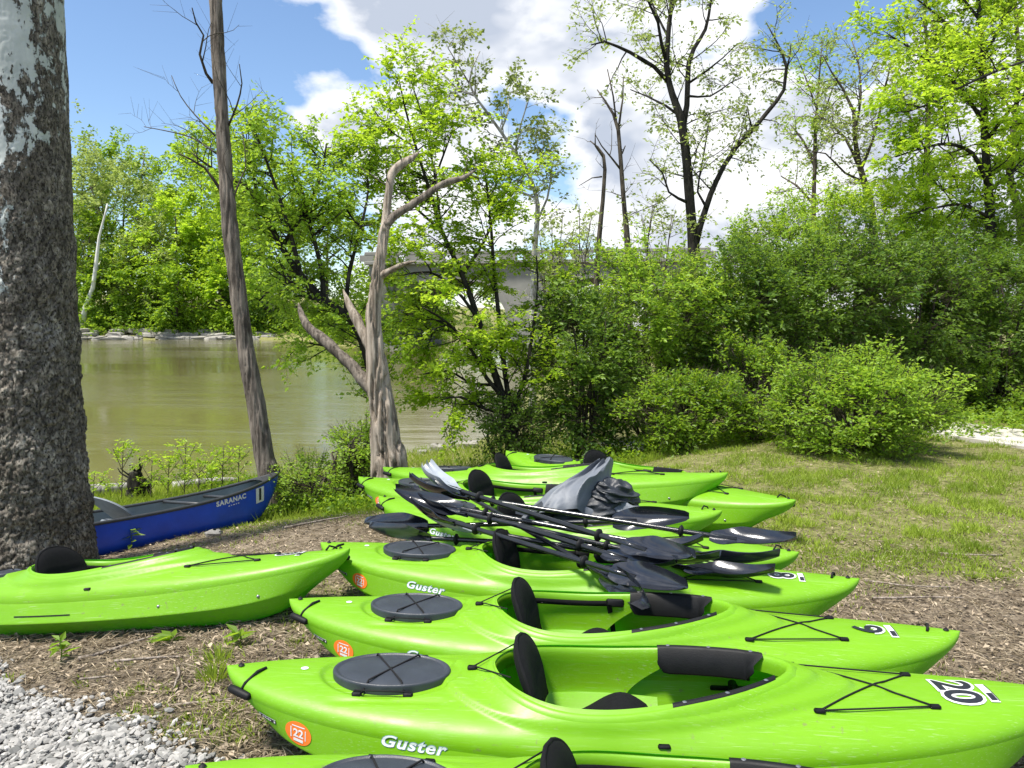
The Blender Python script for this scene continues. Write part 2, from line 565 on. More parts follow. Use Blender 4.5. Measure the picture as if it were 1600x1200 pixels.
# sycamore bark: dark flaking plates over smooth pale wood, opening up with height on the river side
def sycamore():
    m, b, out = mat('sycamore_bark')
    tc = b.n('ShaderNodeTexCoord')
    sx = b.n('ShaderNodeSeparateXYZ', i={0: tc.outputs['Object']})
    mp = b.n('ShaderNodeMapping', i={'Vector': tc.outputs['Object'], 'Scale': (1, 1, 0.55)})
    n1 = b.noise(mp.outputs[0], 5.5, 10, 0.72, 0.35)
    n2 = b.noise(mp.outputs[0], 26.0, 8, 0.7, 0.2)
    bias = b.m('ADD', b.m('MULTIPLY', sx.outputs[2], 0.150), b.m('MULTIPLY', sx.outputs[0], -0.52))
    f = b.m('ADD', b.m('ADD', n1, bias), b.m('MULTIPLY', b.m('SUBTRACT', n2, 0.5), 0.5))
    pale = b.ramp(f, [(0.0, 0), (0.905, 0), (0.925, 1)])
    n3 = b.noise(mp.outputs[0], 70.0, 5, 0.75, 0.6)
    crack = b.ramp(n3, [(0.38, 0), (0.48, 1)])
    dk = b.ramp(b.m('ADD', b.m('MULTIPLY', n2, 0.6), b.m('MULTIPLY', b.noise(tc.outputs['Object'], 3.0, 6, 0.6), 0.45)),
                [(0.36, (0.065, 0.056, 0.044)), (0.47, (0.125, 0.108, 0.086)), (0.55, (0.205, 0.182, 0.150)), (0.66, (0.33, 0.305, 0.265))])
    wv = b.n('ShaderNodeVectorMath', operation='ADD', i={0: mp.outputs[0], 1: b.n('ShaderNodeVectorMath', operation='SCALE', i={0: b.n('ShaderNodeTexNoise', i={'Vector': mp.outputs[0], 'Scale': 18.0, 'Detail': 4.0}).outputs['Color'], 'Scale': 0.05}).outputs[0]})
    vc = b.n('ShaderNodeTexVoronoi', i={'Vector': wv.outputs[0], 'Scale': 30.0})
    cell = b.n('ShaderNodeSeparateColor', i={0: vc.outputs['Color']})
    plate = b.ramp(cell.outputs[0], [(0.0, (0.55, 0.55, 0.55)), (0.55, (0.95, 0.95, 0.95)), (0.85, (1.15, 1.14, 1.12)), (1.0, (1.6, 1.6, 1.56))])
    dk = b.mix(1.0, dk, plate, 'MULTIPLY')
    dk = b.mix(b.m('SUBTRACT', 1.0, crack), dk, (0.030, 0.026, 0.020))
    lt = b.ramp(b.noise(mp.outputs[0], 4.0, 6, 0.6), [(0.35, (0.36, 0.39, 0.36)), (0.65, (0.55, 0.57, 0.54))])
    c = b.mix(pale, dk, lt)
    hgt = b.m('MULTIPLY', b.m('SUBTRACT', 1.0, pale), b.m('ADD', b.m('MULTIPLY', crack, 0.5), n2))
    bn = b.n('ShaderNodeBump', i={'Height': hgt, 'Strength': 0.9, 'Distance': 0.02})
    p = b.n('ShaderNodeBsdfPrincipled', i={'Base Color': c, 'Roughness': 0.88, 'Specular IOR Level': 0.2, 'Normal': bn.outputs[0]})
    b.t.links.new(p.outputs[0], out.inputs[0])
    return m


M['sycamore'] = sycamore()


def ground_mat():
    m, b, out = mat('ground_soil')
    tc = b.n('ShaderNodeTexCoord')
    g = b.n('ShaderNodeAttribute', attribute_name='grass')
    gv = b.n('ShaderNodeAttribute', attribute_name='gravel')
    n1 = b.noise(tc.outputs['Object'], 1.3, 8, 0.65)
    n2 = b.noise(tc.outputs['Object'], 14.0, 8, 0.7)
    n3 = b.noise(tc.outputs['Object'], 60.0, 6, 0.7)
    soil = b.ramp(b.m('ADD', b.m('MULTIPLY', n2, 0.5), b.m('MULTIPLY', n3, 0.5)),
                  [(0.33, (0.060, 0.046, 0.032)), (0.46, (0.18, 0.142, 0.100)), (0.55, (0.32, 0.262, 0.19)), (0.67, (0.48, 0.41, 0.31))])
    green = b.ramp(n2, [(0.33, (0.090, 0.100, 0.028)), (0.5, (0.190, 0.200, 0.060)), (0.67, (0.33, 0.305, 0.14))])
    gf = b.ramp(b.m('ADD', b.m('MULTIPLY', g.outputs['Fac'], 0.6), b.m('MULTIPLY', b.m('ADD', n1, n2), 0.3)), [(0.36, 0), (0.62, 0.85)])
    c = b.mix(gf, soil, green)
    grey = b.ramp(n3, [(0.35, (0.09, 0.088, 0.08)), (0.65, (0.30, 0.295, 0.28))])
    c = b.mix(gv.outputs['Fac'], c, grey)
    bn = b.n('ShaderNodeBump', i={'Height': b.m('ADD', n2, n3), 'Strength': 0.9, 'Distance': 0.03})
    p = b.n('ShaderNodeBsdfPrincipled', i={'Base Color': c, 'Roughness': 0.95, 'Specular IOR Level': 0.15, 'Normal': bn.outputs[0]})
    b.t.links.new(p.outputs[0], out.inputs[0])
    return m


def water_mat():
    m, b, out = mat('murky_river_water')
    tc = b.n('ShaderNodeTexCoord')
    mp = b.n('ShaderNodeMapping', i={'Vector': tc.outputs['Object'], 'Scale': (0.55, 1.5, 1)})
    n1 = b.noise(mp.outputs[0], 1.4, 5, 0.6, 0.4)
    n2 = b.noise(mp.outputs[0], 6.0, 4, 0.6)
    # riffles: bands where the current breaks the surface
    mb = b.n('ShaderNodeMapping', i={'Vector': tc.outputs['Object'], 'Scale': (0.035, 0.11, 1)})
    rif = b.ramp(b.noise(mb.outputs[0], 1.0, 4, 0.6, 0.8), [(0.46, 0.12), (0.62, 1)])
    hgt = b.m('MULTIPLY', b.m('ADD', b.m('MULTIPLY', n1, 0.7), b.m('MULTIPLY', n2, 0.3)), rif)
    bn = b.n('ShaderNodeBump', i={'Height': hgt, 'Strength': 0.42, 'Distance': 0.10})
    silt = b.ramp(b.noise(tc.outputs['Object'], 0.10, 5, 0.6), [(0.3, (0.112, 0.102, 0.038)), (0.7, (0.155, 0.140, 0.058))])
    p = b.n('ShaderNodeBsdfPrincipled', i={'Base Color': silt, 'Roughness': 0.07, 'IOR': 1.33, 'Specular IOR Level': 0.5, 'Normal': bn.outputs[0]})
    b.t.links.new(p.outputs[0], out.inputs[0])
    return m


M['ground'] = ground_mat()
M['water'] = water_mat()

# ------------------------------------------------------------------ terrain
WATER_Z = -1.1
NEAR = [(-400, -90), (-60, -2), (-20, 9.0), (-9, 11.3), (-6.7, 12.3), (-4.9, 12.9), (-3.6, 13.5), (-3.0, 14.6), (-1.96, 15.7), (-0.8, 16.4), (-0.2, 18.5), (0.75, 30), (4, 47), (12, 75), (30, 130), (90, 400), (95, 700)]
FAR = [(60, 700), (50, 400), (15, 160), (-2, 110), (-8.0, 84), (-11, 72), (-17, 74), (-24, 90), (-30, 94), (-40, 95), (-60, 92), (-100, 85), (-400, 30)]
RIV = np.array(NEAR + FAR, float)


def river_sd(x, y):
    """distance to the river outline, negative over the water; second value 1 where the far shore is nearer"""
    p = np.stack([x, y], -1)
    n = len(RIV)
    dn = np.full(x.shape, 1e9)
    df = np.full(x.shape, 1e9)
    ins = np.zeros(x.shape, bool)
    for k in range(n):
        a, c = RIV[k], RIV[(k + 1) % n]
        e = c - a
        t = np.clip(((p - a) @ e) / (e @ e), 0, 1)
        d = np.linalg.norm(p - (a + t[..., None] * e), axis=-1)
        if k < len(NEAR) - 1:
            dn = np.minimum(dn, d)
        elif len(NEAR) <= k < n - 1:
            df = np.minimum(df, d)
        if a[1] != c[1]:
            cond = ((a[1] > y) != (c[1] > y)) & (x < (c[0] - a[0]) * (y - a[1]) / (c[1] - a[1]) + a[0])
            ins ^= cond
    d = np.minimum(dn, df)
    return np.where(ins, -d, d), (df < dn)


def terrain(x, y, rough=True):
    x = np.asarray(x, float)
    y = np.asarray(y, float)
    sd, far = river_sd(x, y)
    near_z = np.interp(sd, [0, 0.6, 2, 4, 5, 5.8, 6.6, 7.4, 8.5], [-1.1, -1.0, -0.92, -0.74, -0.60, -0.42, -0.20, -0.05, 0.0])
    near_z = near_z - 0.11 * np.clip(-x - 1.5, 0, 2.5) * sm(8.0, 6.0, y)
    far_z = np.interp(sd, [0, 1.5, 4, 12, 60, 200], [-1.1, -0.6, 0.3, 2.6, 6.0, 9.0])
    bed = -1.1 - np.minimum(-np.minimum(sd, 0) * 0.25, 1.4)
    z = np.where(sd < 0, bed, np.where(far, far_z, near_z))
    if rough:
        p = np.stack([x, y, np.zeros_like(x)], -1)
        z = z + 0.035 * fbm(p * 0.7, 3, 5) + 0.012 * fbm(p * 5.0, 3, 9)
    return z


def gravel_w(x, y):
    # gravel fills the corner nearest the lens on the river side
    p = np.stack([np.asarray(x, float), np.asarray(y, float), np.zeros_like(np.asarray(x, float))], -1)
    line = (y - 3.56) + (x + 2.45) * 0.66          # passes (-2.45,3.62) and (-1.1,2.6)
    return sm(0.16, -0.14, line + 0.16 * fbm(p * 2.2, 3, 31))


def grass_w(x, y):
    p = np.stack([np.asarray(x, float), np.asarray(y, float), np.zeros_like(np.asarray(x, float))], -1)
    n = fbm(p * 0.75, 4, 77)
    base = sm(4.6, 7.2, y + 0.35 * (x - 2.0)) * 0.95 + 0.06
    left = sm(-0.6, -2.4, x) * sm(9.5, 7.0, y)
    w = base * (1 - 0.75 * left) + 0.42 * n
    w = w + 0.5 * sm(8.2, 9.0, y) * sm(-3.5, -2.0, x)
    return np.clip(w, 0, 1) * (1 - gravel_w(x, y))


def axis(lo, hi, n, p=3.0, mid=0.0):
    t = np.linspace(-1, 1, n)
    v = np.sinh(t * p) / np.sinh(p)
    return np.where(v < 0, mid - v * (lo - mid), mid + v * (hi - mid))


gx = axis(-700, 700, 341, 7.6, 0.5)
gy = axis(-60, 1400, 361, 7.6, 6.0)
X, Y = np.meshgrid(gx, gy, indexing='ij')
Z = terrain(X, Y)
mb = MB().grid(np.stack([X, Y, Z], -1))
ground = mb.build('ground', M['ground'])
attr(ground.data, 'grass', grass_w(X, Y).ravel())
attr(ground.data, 'gravel', gravel_w(X, Y).ravel())
tag(ground, 'brown mulched ground with patchy grass sloping to the river', kind='structure')
wx = axis(-650, 650, 60, 5, -10)
wy = axis(-90, 1200, 60, 5, 20)
X, Y = np.meshgrid(wx, wy, indexing='ij')
water = MB().grid(np.stack([X, Y, np.full(X.shape, WATER_Z)], -1)).build('river_water', M['water'])
tag(water, 'murky olive river', kind='structure')


def gz(x, y):
    return float(terrain(np.array([x]), np.array([y]))[0])


# path on the right
pc, _ = resample([(9.5, 4.0, 0), (8.0, 7.6, 0), (6.95, 10.1, 0), (6.1, 11.7, 0), (4.2, 13.2, 0), (1.5, 14.2, 0)], 0.1, 0.3)
t_, u_, v_ = frames(pc)
nrm = np.stack([-t_[:, 1], t_[:, 0], 0 * t_[:, 0]], -1)
G = np.stack([pc + nrm * k for k in np.linspace(-0.72, 0.72, 7)], 1)
zz = terrain(pc[:, 0], pc[:, 1], False) + 0.05
G[..., 2] = zz[:, None]
pm = MB().grid(G)
side = G[:, [0, 0]].copy()
side[:, 1, 2] -= 0.12
pm.grid(side)
side = G[:, [-1, -1]].copy()
side[:, 1, 2] -= 0.12
pm.grid(side)
tag(pm.build('path', M['path'], sharp=40), 'pale paved path curving behind the bushes', kind='structure')

# ------------------------------------------------------------------ kayak
L2 = 1.485
XC, AB, AF, CW = -0.12, 0.36, 0.655, 0.24
DE = 0.90            # deck edge as a share of the beam


def kb(s):
    return 0.362 * np.maximum(1 - np.abs(s) ** 2.25, 0) ** 0.60


def kzk(s):
    return 0.115 * np.clip((np.abs(s) - 0.55) / 0.45, 0, 1) ** 2


def kzs(s):
    return 0.205 + 0.075 * np.abs(s) ** 2 + 0.015 * np.clip(s, 0, 1) ** 3


def kzd(s):
    return kzs(s) + 0.058 + 0.085 * (1 - np.abs(s) ** 1.6)


def gauge(x, y, ab=AB, af=AF, w=CW):
    u = np.where(x < XC, (XC - x) / ab, (x - XC) / af)
    p = np.where(x < XC, 2.6, 1.7)
    return (np.abs(y / w) ** (1 / 0.6) + np.abs(u) ** p) ** 0.6


def feat(x, y):
    k = gauge(x, y)
    d = 0.032 * np.exp(-np.clip((k - 1) / 0.22, 0, 9) ** 2)
    k2 = gauge(x, y, AB * 1.40, AF * 1.15, CW * 1.13)
    d = d + 0.011 * sm(1.028, 0.98, k2) * sm(-0.1, 0.25, x)
    k3 = gauge(x, y, AB * 1.55, AF * 1.34, CW * 1.20)
    d = d + 0.015 * sm(1.026, 0.98, k3)
    k4 = gauge(x, y, AB * 1.6, AF * 1.52, CW * 1.27)
    d = d + 0.006 * sm(1.026, 0.98, k4) * sm(0.2, 0.5, x)
    e = np.sqrt(((x + 0.865) / 0.255) ** 2 + (y / 0.155) ** 2)
    d = d - 0.014 * sm(1.06, 0.95, e)
    # long shallow flutes beside the hatch and on the fore deck
    fl = np.exp(-((np.abs(y) - 0.175) / 0.012) ** 2) * sm(-1.08, -0.98, x) * sm(-0.58, -0.68, x)
    d = d - 0.006 * fl
    return d


def rake_x(s, z):
    h = np.clip((z - kzk(s)) / (kzd(s) - kzk(s)), 0, 1)
    return s * (L2 - 0.36 * (1 - h) ** 1.9 * np.abs(s) ** 4)


def deck_z(x, y, with_feat=True):
    """height of the deck over (x,y)"""
    x = np.asarray(x, float)
    y = np.asarray(y, float)
    s = np.clip(x / L2, -1, 1)
    for _ in range(4):
        b = np.maximum(DE * kb(s), 1e-4)
        c = np.clip(np.abs(y) / b, 0, 1)
        sn = np.sqrt(1 - c ** 2)
        z = kzs(s) + (kzd(s) - kzs(s)) * sn ** 0.8
        h = np.clip((z - kzk(s)) / (kzd(s) - kzk(s)), 0, 1)
        s = np.clip(x / (L2 - 0.36 * (1 - h) ** 1.9 * np.abs(s) ** 4), -1, 1)
    fade = sm(1.0, 0.86, c)
    return z + (feat(x, y) * fade if with_feat else 0)


def side_pt(x, t, off=0.0015, side=-1):
    """point on the upper side panel: t=0 at the crease, 1 at the deck edge; >1 rolls on to the deck"""
    x = np.asarray(x, float)
    t = np.asarray(t, float)
    s = np.clip(x / L2, -0.999, 0.999)
    for _ in range(4):
        b = kb(s)
        zc = kzk(s) + 0.50 * (kzs(s) - kzk(s))
        z = np.where(t <= 1, zc + (kzs(s) - zc) * t, kzs(s))
        y = b * np.where(t <= 1, 1 - (1 - DE) * t, DE)
        a = np.clip(t - 1, 0, 1) * np.pi / 2
        y = np.where(t > 1, DE * b * np.cos(a), y)
        z = np.where(t > 1, kzs(s) + (kzd(s) - kzs(s)) * np.sin(a) ** 0.8, z)
        h = np.clip((z - kzk(s)) / (kzd(s) - kzk(s)), 0, 1)
        s = np.clip(x / (L2 - 0.36 * (1 - h) ** 1.9 * np.abs(s) ** 4), -0.999, 0.999)
    return np.stack([x, side * y, z], -1)


def outline(n=96, k=1.0):
    """closed cockpit outline in plan, counter-clockwise"""
    a = np.linspace(0, 2 * np.pi, n, endpoint=False)
    cx, sx = np.cos(a), np.sin(a)
    # solve radius along each ray for gauge = k
    lo, hi = np.full(n, 0.02), np.full(n, 1.6)
    for _ in range(40):
        mid = (lo + hi) / 2
        g = gauge(XC + mid * cx, mid * sx)
        lo = np.where(g < k, mid, lo)
        hi = np.where(g < k, hi, mid)
    return np.stack([XC + lo * cx, lo * sx], -1)


def hull_mesh():
    s = np.sin(np.linspace(-1, 1, 141) * np.pi / 2)
    b, zk, zs = kb(s), kzk(s), kzs(s)
    Hh = zs - zk
    prof = [(0, 0), (0.22, 0.006), (0.42, 0.02), (0.55, 0.05), (0.63, 0.10), (0.70, 0.17), (0.77, 0.26), (0.86, 0.37), (0.945, 0.455), (0.980, 0.483), (0.998, 0.50), (1.0, 0.515),
            (0.992, 0.55), (0.962, 0.69), (0.928, 0.86), (0.912, 0.95), (DE, 1.0)]
    rows = []
    full = [(-a, c) for a, c in prof[::-1]] + prof[1:]
    for (yy, hh) in full:
        z = zk + Hh * hh
        rows.append(np.stack([rake_x(s, z), b * yy, z], -1))
    return np.stack(rows, 1)


def deck_grid():
    s = np.sin(np.linspace(-1, 1, 561) * np.pi / 2)
    # finer about the cockpit
    a = np.linspace(np.pi, 0, 91)
    b, zs, zd = DE * kb(s), kzs(s), kzd(s)
    sn = np.sin(a)
    z = zs[:, None] + (zd - zs)[:, None] * sn[None, :] ** 0.8
    y = b[:, None] * np.cos(a)[None, :]
    ss = np.broadcast_to(s[:, None], z.shape)
    x = rake_x(ss, z)
    fade = sm(1.0, 0.86, np.abs(np.cos(a)))[None, :]
    z = z + feat(x, y) * fade
    return np.stack([x, y, z], -1)


def build_kayak_proto():
    root = empty('kayak')
    hm = MB().grid(hull_mesh())
    obj_h = hm.build('hull', M['green'], root)
    # deck with the cockpit cut out
    G = deck_grid()
    n, m = G.shape[:2]
    V = G.reshape(-1, 3).copy()
    ii, jj = np.meshgrid(np.arange(n - 1), np.arange(m - 1), indexing='ij')
    q = np.stack([ii * m + jj, ii * m + jj + 1, (ii + 1) * m + jj + 1, (ii + 1) * m + jj], -1).reshape(-1, 4)
    cen = V[q].mean(1)
    keep = gauge(cen[:, 0], cen[:, 1]) > 1.03
    cut = np.unique(q[~keep])
    q = q[keep]
    on = np.intersect1d(cut, np.unique(q))
    # pull the cut edge on to the outline
    d = V[on, :2] - np.array([XC, 0])
    k = gauge(V[on, 0], V[on, 1])[:, None]
    for _ in range(12):
        d = d / k * 1.03
        k = gauge(XC + d[:, 0], d[:, 1])[:, None] / 1.0
        k = k
        if np.allclose(k, 1.03, atol=0.002):
            break
    V[on, 0], V[on, 1] = XC + d[:, 0], d[:, 1]
    V[on, 2] = deck_z(V[on, 0], V[on, 1])
    used = np.unique(q)
    remap = -np.ones(len(V), int)
    remap[used] = np.arange(len(used))
    obj('deck', mkmesh('deck', V[used], remap[q], M['green']), root)
    # cockpit rim
    O = outline(120)
    tn = np.roll(O, -1, 0) - np.roll(O, 1, 0)
    nn = np.stack([tn[:, 1], -tn[:, 0]], -1)
    nn /= np.linalg.norm(nn, axis=1, keepdims=True)
    zr = deck_z(O[:, 0] + nn[:, 0] * 0.03, O[:, 1] + nn[:, 1] * 0.03)
    prof = [(-0.001, -0.050), (-0.001, -0.03), (0.0, -0.012), (0.004, 0.001), (0.011, 0.008), (0.020, 0.0095), (0.029, 0.006), (0.038, -0.003), (0.052, -0.016)]
    R = np.zeros((len(O), len(prof), 3))
    for k, (a, c) in enumerate(prof):
        R[:, k, 0] = O[:, 0] + nn[:, 0] * a
        R[:, k, 1] = O[:, 1] + nn[:, 1] * a
        if a > 0.03:
            R[:, k, 2] = np.minimum(deck_z(R[:, k, 0], R[:, k, 1]) + (0.0015 if a < 0.045 else -0.006), zr + 0.004)
        else:
            R[:, k, 2] = zr + c
    MB().grid(R, closed_u=True).build('cockpit_rim', M['green'], root)
    # moulded seat pod: side walls with a rounded front edge, floor
    pod = MB()
    for sd in (-1, 1):
        nh = 14
        hv = np.linspace(0, 1, nh)
        front = 0.185 - 0.20 * np.sin(np.clip(hv * 1.25, 0, 1) * np.pi / 2) ** 0.9 + 0.13 * np.clip(hv - 0.72, 0, 1) / 0.28
        W_ = []
        for k in range(nh):
            xs = np.linspace(-0.455, front[k], 26)
            u = np.where(xs < XC, (XC - xs) / AB, (xs - XC) / AF)
            p_ = np.where(xs < XC, 2.6, 1.7)
            wy = CW * np.maximum(1 - np.abs(u) ** p_, 0.02) ** 0.6
            zt = deck_z(xs, wy + 0.03) - 0.043
            zb = 0.075
            z = zt + (zb - zt) * hv[k]
            out = -0.003 + 0.012 * np.sin(hv[k] * np.pi) - 0.03 * hv[k]
            y = np.minimum(wy + out, 0.86 * kb(xs / L2))
            y = y * (1 - 0.16 * np.clip(hv[k] - 0.6, 0, 1) / 0.4)
            W_.append(np.stack([xs, sd * y, z], -1))
        pod.grid(np.stack(W_, 0))
    xs = np.linspace(-0.455, 0.115, 20)
    ys = np.linspace(-1, 1, 13)
    FX, FY = np.meshgrid(xs, ys, indexing='ij')
    u = np.where(FX < XC, (XC - FX) / AB, (FX - XC) / AF)
    p_ = np.where(FX < XC, 2.6, 1.7)
    fw = CW * np.maximum(1 - np.abs(u) ** p_, 0.02) ** 0.6 * 0.88
    pod.grid(np.stack([FX, FY * fw, 0.075 + 0.10 * np.abs(FY) ** 3], -1))
    pod.build('seat_pod', M['green'], root)
    # seat cushion with raised front
    xs = np.linspace(-0.34, 0.10, 24)
    ys = np.linspace(-1, 1, 15)
    CXg, CYg = np.meshgrid(xs, ys, indexing='ij')
    edge = (1 - np.abs(CYg) ** 4) * np.minimum(1, np.minimum((CXg + 0.345) / 0.03, (0.105 - CXg) / 0.03)) ** 0.5
    hump = 0.115 * np.exp(-((CXg + 0.03) / 0.13) ** 2)
    cw = 0.185
    top = 0.045 + (0.095 + hump) * edge
    cu = MB().grid(np.stack([CXg, CYg * cw, top], -1))
    cu.build('seat_cushion', M['fabric'], root)
    # seat back: padded, curved shell
    sb = MB()
    nu, nv = 19, 20
    a = np.linspace(-1, 1, nu)
    hgt = np.linspace(0, 1, nv)
    A, HH = np.meshgrid(a, hgt, indexing='ij')
    halfw = 0.185 * np.sqrt(np.clip(1 - np.clip((HH - 0.45) / 0.555, 0, 1) ** 2.4, 0.0, 1)) * (0.86 + 0.14 * sm(0, 0.4, HH))
    yy = A * halfw
    xx = -0.325 - 0.085 * HH + 0.035 * (A * halfw / 0.205) ** 2
    z0 = 0.19 + 0.285 * HH
    puff = 0.024 * (1 - np.abs(A) ** 4) * np.clip(1 - np.abs(2 * HH - 1) ** 6, 0, 1) * (1 - 0.35 * np.exp(-((HH - 0.5) / 0.03) ** 2)) + 0.006
    sb.grid(np.stack([xx + puff, yy, z0], -1))
    sb.grid(np.stack([xx - puff * 0.8, yy, z0], -1)[::-1])
    for e in (0, -1):
        sb.grid(np.stack([np.stack([xx[e] + puff[e], yy[e], z0[e]], -1), np.stack([xx[e] - puff[e] * .8, yy[e], z0[e]], -1)], 0))
    sbo = sb.build('seat_back', M['fabric'], root)
    pipe = []
    for k in list(range(nv)):
        pipe.append((xx[0, k], yy[0, k], z0[0, k]))
    for k in range(nv - 1, -1, -1):
        pipe.append((xx[-1, k], yy[-1, k], z0[-1, k]))
    MB().tube(pipe, 0.0075, 6).build('piping', M['fabric'], sbo)
    # seat cords behind the back to a deck pad eye
    cd = MB()
    for sd in (-1, 1):
        cd.tube([(-0.565, 0.0, float(deck_z(-0.565, 0)) + 0.012), (-0.42, sd * 0.14, 0.40)], 0.0028, 5)
    cd.build('seat_cord', M['cord'], root)
    MB().box((-0.57, 0, float(deck_z(-0.57, 0)) + 0.006), (0.035, 0.02, 0.016), bev=0.004).build('pad_eye', M['black'], root)
    # side straps of the seat along the cockpit wall, with an adjuster
    for sd in (-1, 1):
        st = MB()
        xs = np.linspace(-0.35, 0.03, 12)
        u = np.where(xs < XC, (XC - xs) / AB, (xs - XC) / AF)
        wy = CW * (1 - np.abs(u) ** np.where(xs < XC, 2.6, 1.7)) ** 0.6 - 0.012
        z = deck_z(xs, wy * 1.12) - 0.030
        loop = [np.stack([xs, sd * (wy - o_), z - h_], -1) for o_, h_ in ((0, 0), (0, 0.026), (0.004, 0.026), (0.004, 0))]
        st.grid(np.stack(loop, 1), closed_v=True)
        sto = st.build('seat_strap', M['fabric'], root)
        zb = float(deck_z(0.03, CW))
        MB().box((0.045, sd * (CW - 0.022), zb - 0.043), (0.085, 0.016, 0.040), bev=0.008).build('buckle', M['black'], sto)
        tl = np.linspace(0, 1, 7)
        xs2, z2 = 0.005 + 0.03 * tl, zb - 0.05 - 0.20 * tl
        y2 = sd * (CW - 0.028 + 0.03 * np.sin(tl * 3))
        MB().grid(np.stack([np.stack([xs2 + k_, y2 - sd * o_, z2], -1) for k_, o_ in ((0, 0), (0.024, 0), (0.024, 0.004), (0, 0.004))], 1), closed_v=True).build('strap_tail', M['fabric'], sto)
    # thigh pads hugging the front of the rim
    for sd in (-1, 1):
        tp = MB()
        xs = np.linspace(0.115, 0.475, 18)
        u = (xs - XC) / AF
        wy = CW * (1 - np.abs(u) ** 1.7) ** 0.6
        zt = deck_z(xs, wy + 0.03)
        e = np.minimum(1, np.minimum((xs - 0.11) / 0.03, (0.48 - xs) / 0.03))
        rowz = [(0.024, 0.005, 0), (0.018, 0.0155, 0), (0.004, 0.0165, 0), (-0.004, 0.010, 0), (-0.016, -0.040, 1), (-0.026, -0.078, 1), (-0.024, -0.085, 1), (-0.012, -0.085, 1), (-0.003, -0.07, 1)]
        rows = []
        for (dy, dz, low) in rowz:
            dzz = dz * (e * 0.55 + 0.45 if low else 1)
            rows.append(np.stack([xs - (0.035 * (xs > 0.45) if low else 0), sd * (wy + dy), zt + dzz], -1))
        tp.grid(np.stack(rows, 1))
        pad = tp.build('thigh_pad', M['black'], root)
        for xb in (0.155, 0.30, 0.44):
            ub = (xb - XC) / AF
            wb = CW * (1 - abs(ub) ** 1.7) ** 0.6
            zb = float(deck_z(xb, wb + 0.03)) + 0.0165
            MB().add([(xb + 0.008 * math.cos(t), sd * (wb + 0.012) + 0.008 * math.sin(t), zb) for t in np.linspace(0, 2 * np.pi, 9)[:-1]] + [(xb, sd * (wb + 0.012), zb + 0.004)],
                     [(k, (k + 1) % 8, 8) for k in range(8)]).build('bolt', M['steel'], pad)
    # foot brace inside the bow
    for sd in (-1, 1):
        fb = MB().box((0.47, sd * 0.23, 0.20), (0.30, 0.012, 0.02), bev=0.004).build('foot_brace', M['black'], root)
        MB().box((0.40, sd * 0.205, 0.205), (0.03, 0.05, 0.07), bev=0.008).build('pedal', M['black'], fb)
    # hatch
    na = 64
    aa = np.linspace(0, 2 * np.pi, na, endpoint=False)
    zc = float(deck_z(-0.865, 0, False))
    prof = [(1.0, -0.034), (1.005, 0.004), (0.995, 0.010), (0.965, 0.013), (0.93, 0.011), (0.915, 0.006), (0.88, 0.008), (0.6, 0.014), (0.3, 0.0165), (0.02, 0.017)]
    Hg = np.zeros((na, len(prof), 3))
    for k, (r, z) in enumerate(prof):
        Hg[:, k, 0] = -0.865 + 0.215 * r * np.cos(aa)
        Hg[:, k, 1] = 0.132 * r * np.sin(aa)
        Hg[:, k, 2] = zc + z
    ho = MB().grid(Hg, closed_u=True).build('hatch_cover', M['hatch'], root)
    cdz = zc + 0.018
    bc = MB()
    for (x0, y0, x1, y1) in ((-0.965, 0.138, -0.785, -0.140), (-0.765, 0.138, -0.945, -0.140)):
        t = np.linspace(0, 1, 9)
        xs, ys = x0 + (x1 - x0) * t, y0 + (y1 - y0) * t
        e = ((xs + 0.865) / 0.215) ** 2 + (ys / 0.132) ** 2
        bc.tube(np.stack([xs, ys, cdz - 0.035 * np.clip(e - 0.85, 0, 1) * 3], -1), 0.0036, 6)
    for sd in (-1, 1):
        bc.tube([(-0.965, sd * 0.142, zc - 0.004), (-0.765, sd * 0.142, zc - 0.004)], 0.003, 5)
    bc.build('bungee_cord', M['cord'], ho)
    for x0 in (-0.955, -0.775):
        for sd in (-1, 1):
            MB().box((x0, sd * 0.147, float(deck_z(x0, 0.147)) + 0.006), (0.034, 0.018, 0.018), bev=0.004).build('hatch_clip', M['black'], ho)
    # carry handles
    for sx, (hx, hy, hz, ax) in ((-1, (-1.395, -0.098, 0.285, Vector((0.90, -0.40, -0.12)))), (1, (1.395, 0.098, 0.285, Vector((0.90, -0.40, 0.12))))):
        R = ax.to_track_quat('X', 'Z').to_matrix()
        Gh = lathe_x([(-0.052, 0.002), (-0.051, 0.010), (-0.046, 0.014), (-0.02, 0.0155), (0.02, 0.0155), (0.046, 0.014), (0.051, 0.010), (0.052, 0.002)], 14)
        Gh = Gh @ np.array(R).T + np.array([hx, hy, hz])
        hd = MB().grid(Gh, closed_v=True).build('carry_handle', M['black'], root)
        zt = float(deck_z(sx * 1.40, 0))
        if sx < 0:
            MB().tube([(-1.33, -0.012, float(deck_z(-1.33, 0)) + 0.004), (-1.35, -0.045, float(deck_z(-1.35, 0.045)) + 0.008), (-1.38, -0.085, 0.315), (hx, hy, hz)], 0.0055, 6).build('handle_cord', M['cord'], hd)
        else:
            MB().tube([(1.35, -0.015, float(deck_z(1.35, 0)) + 0.002), (1.36, 0.01, float(deck_z(1.36, 0)) + 0.022), (1.375, 0.06, float(deck_z(1.36, 0.05)) + 0.010), (hx, hy, hz)], 0.0055, 6).build('handle_cord', M['cord'], hd)
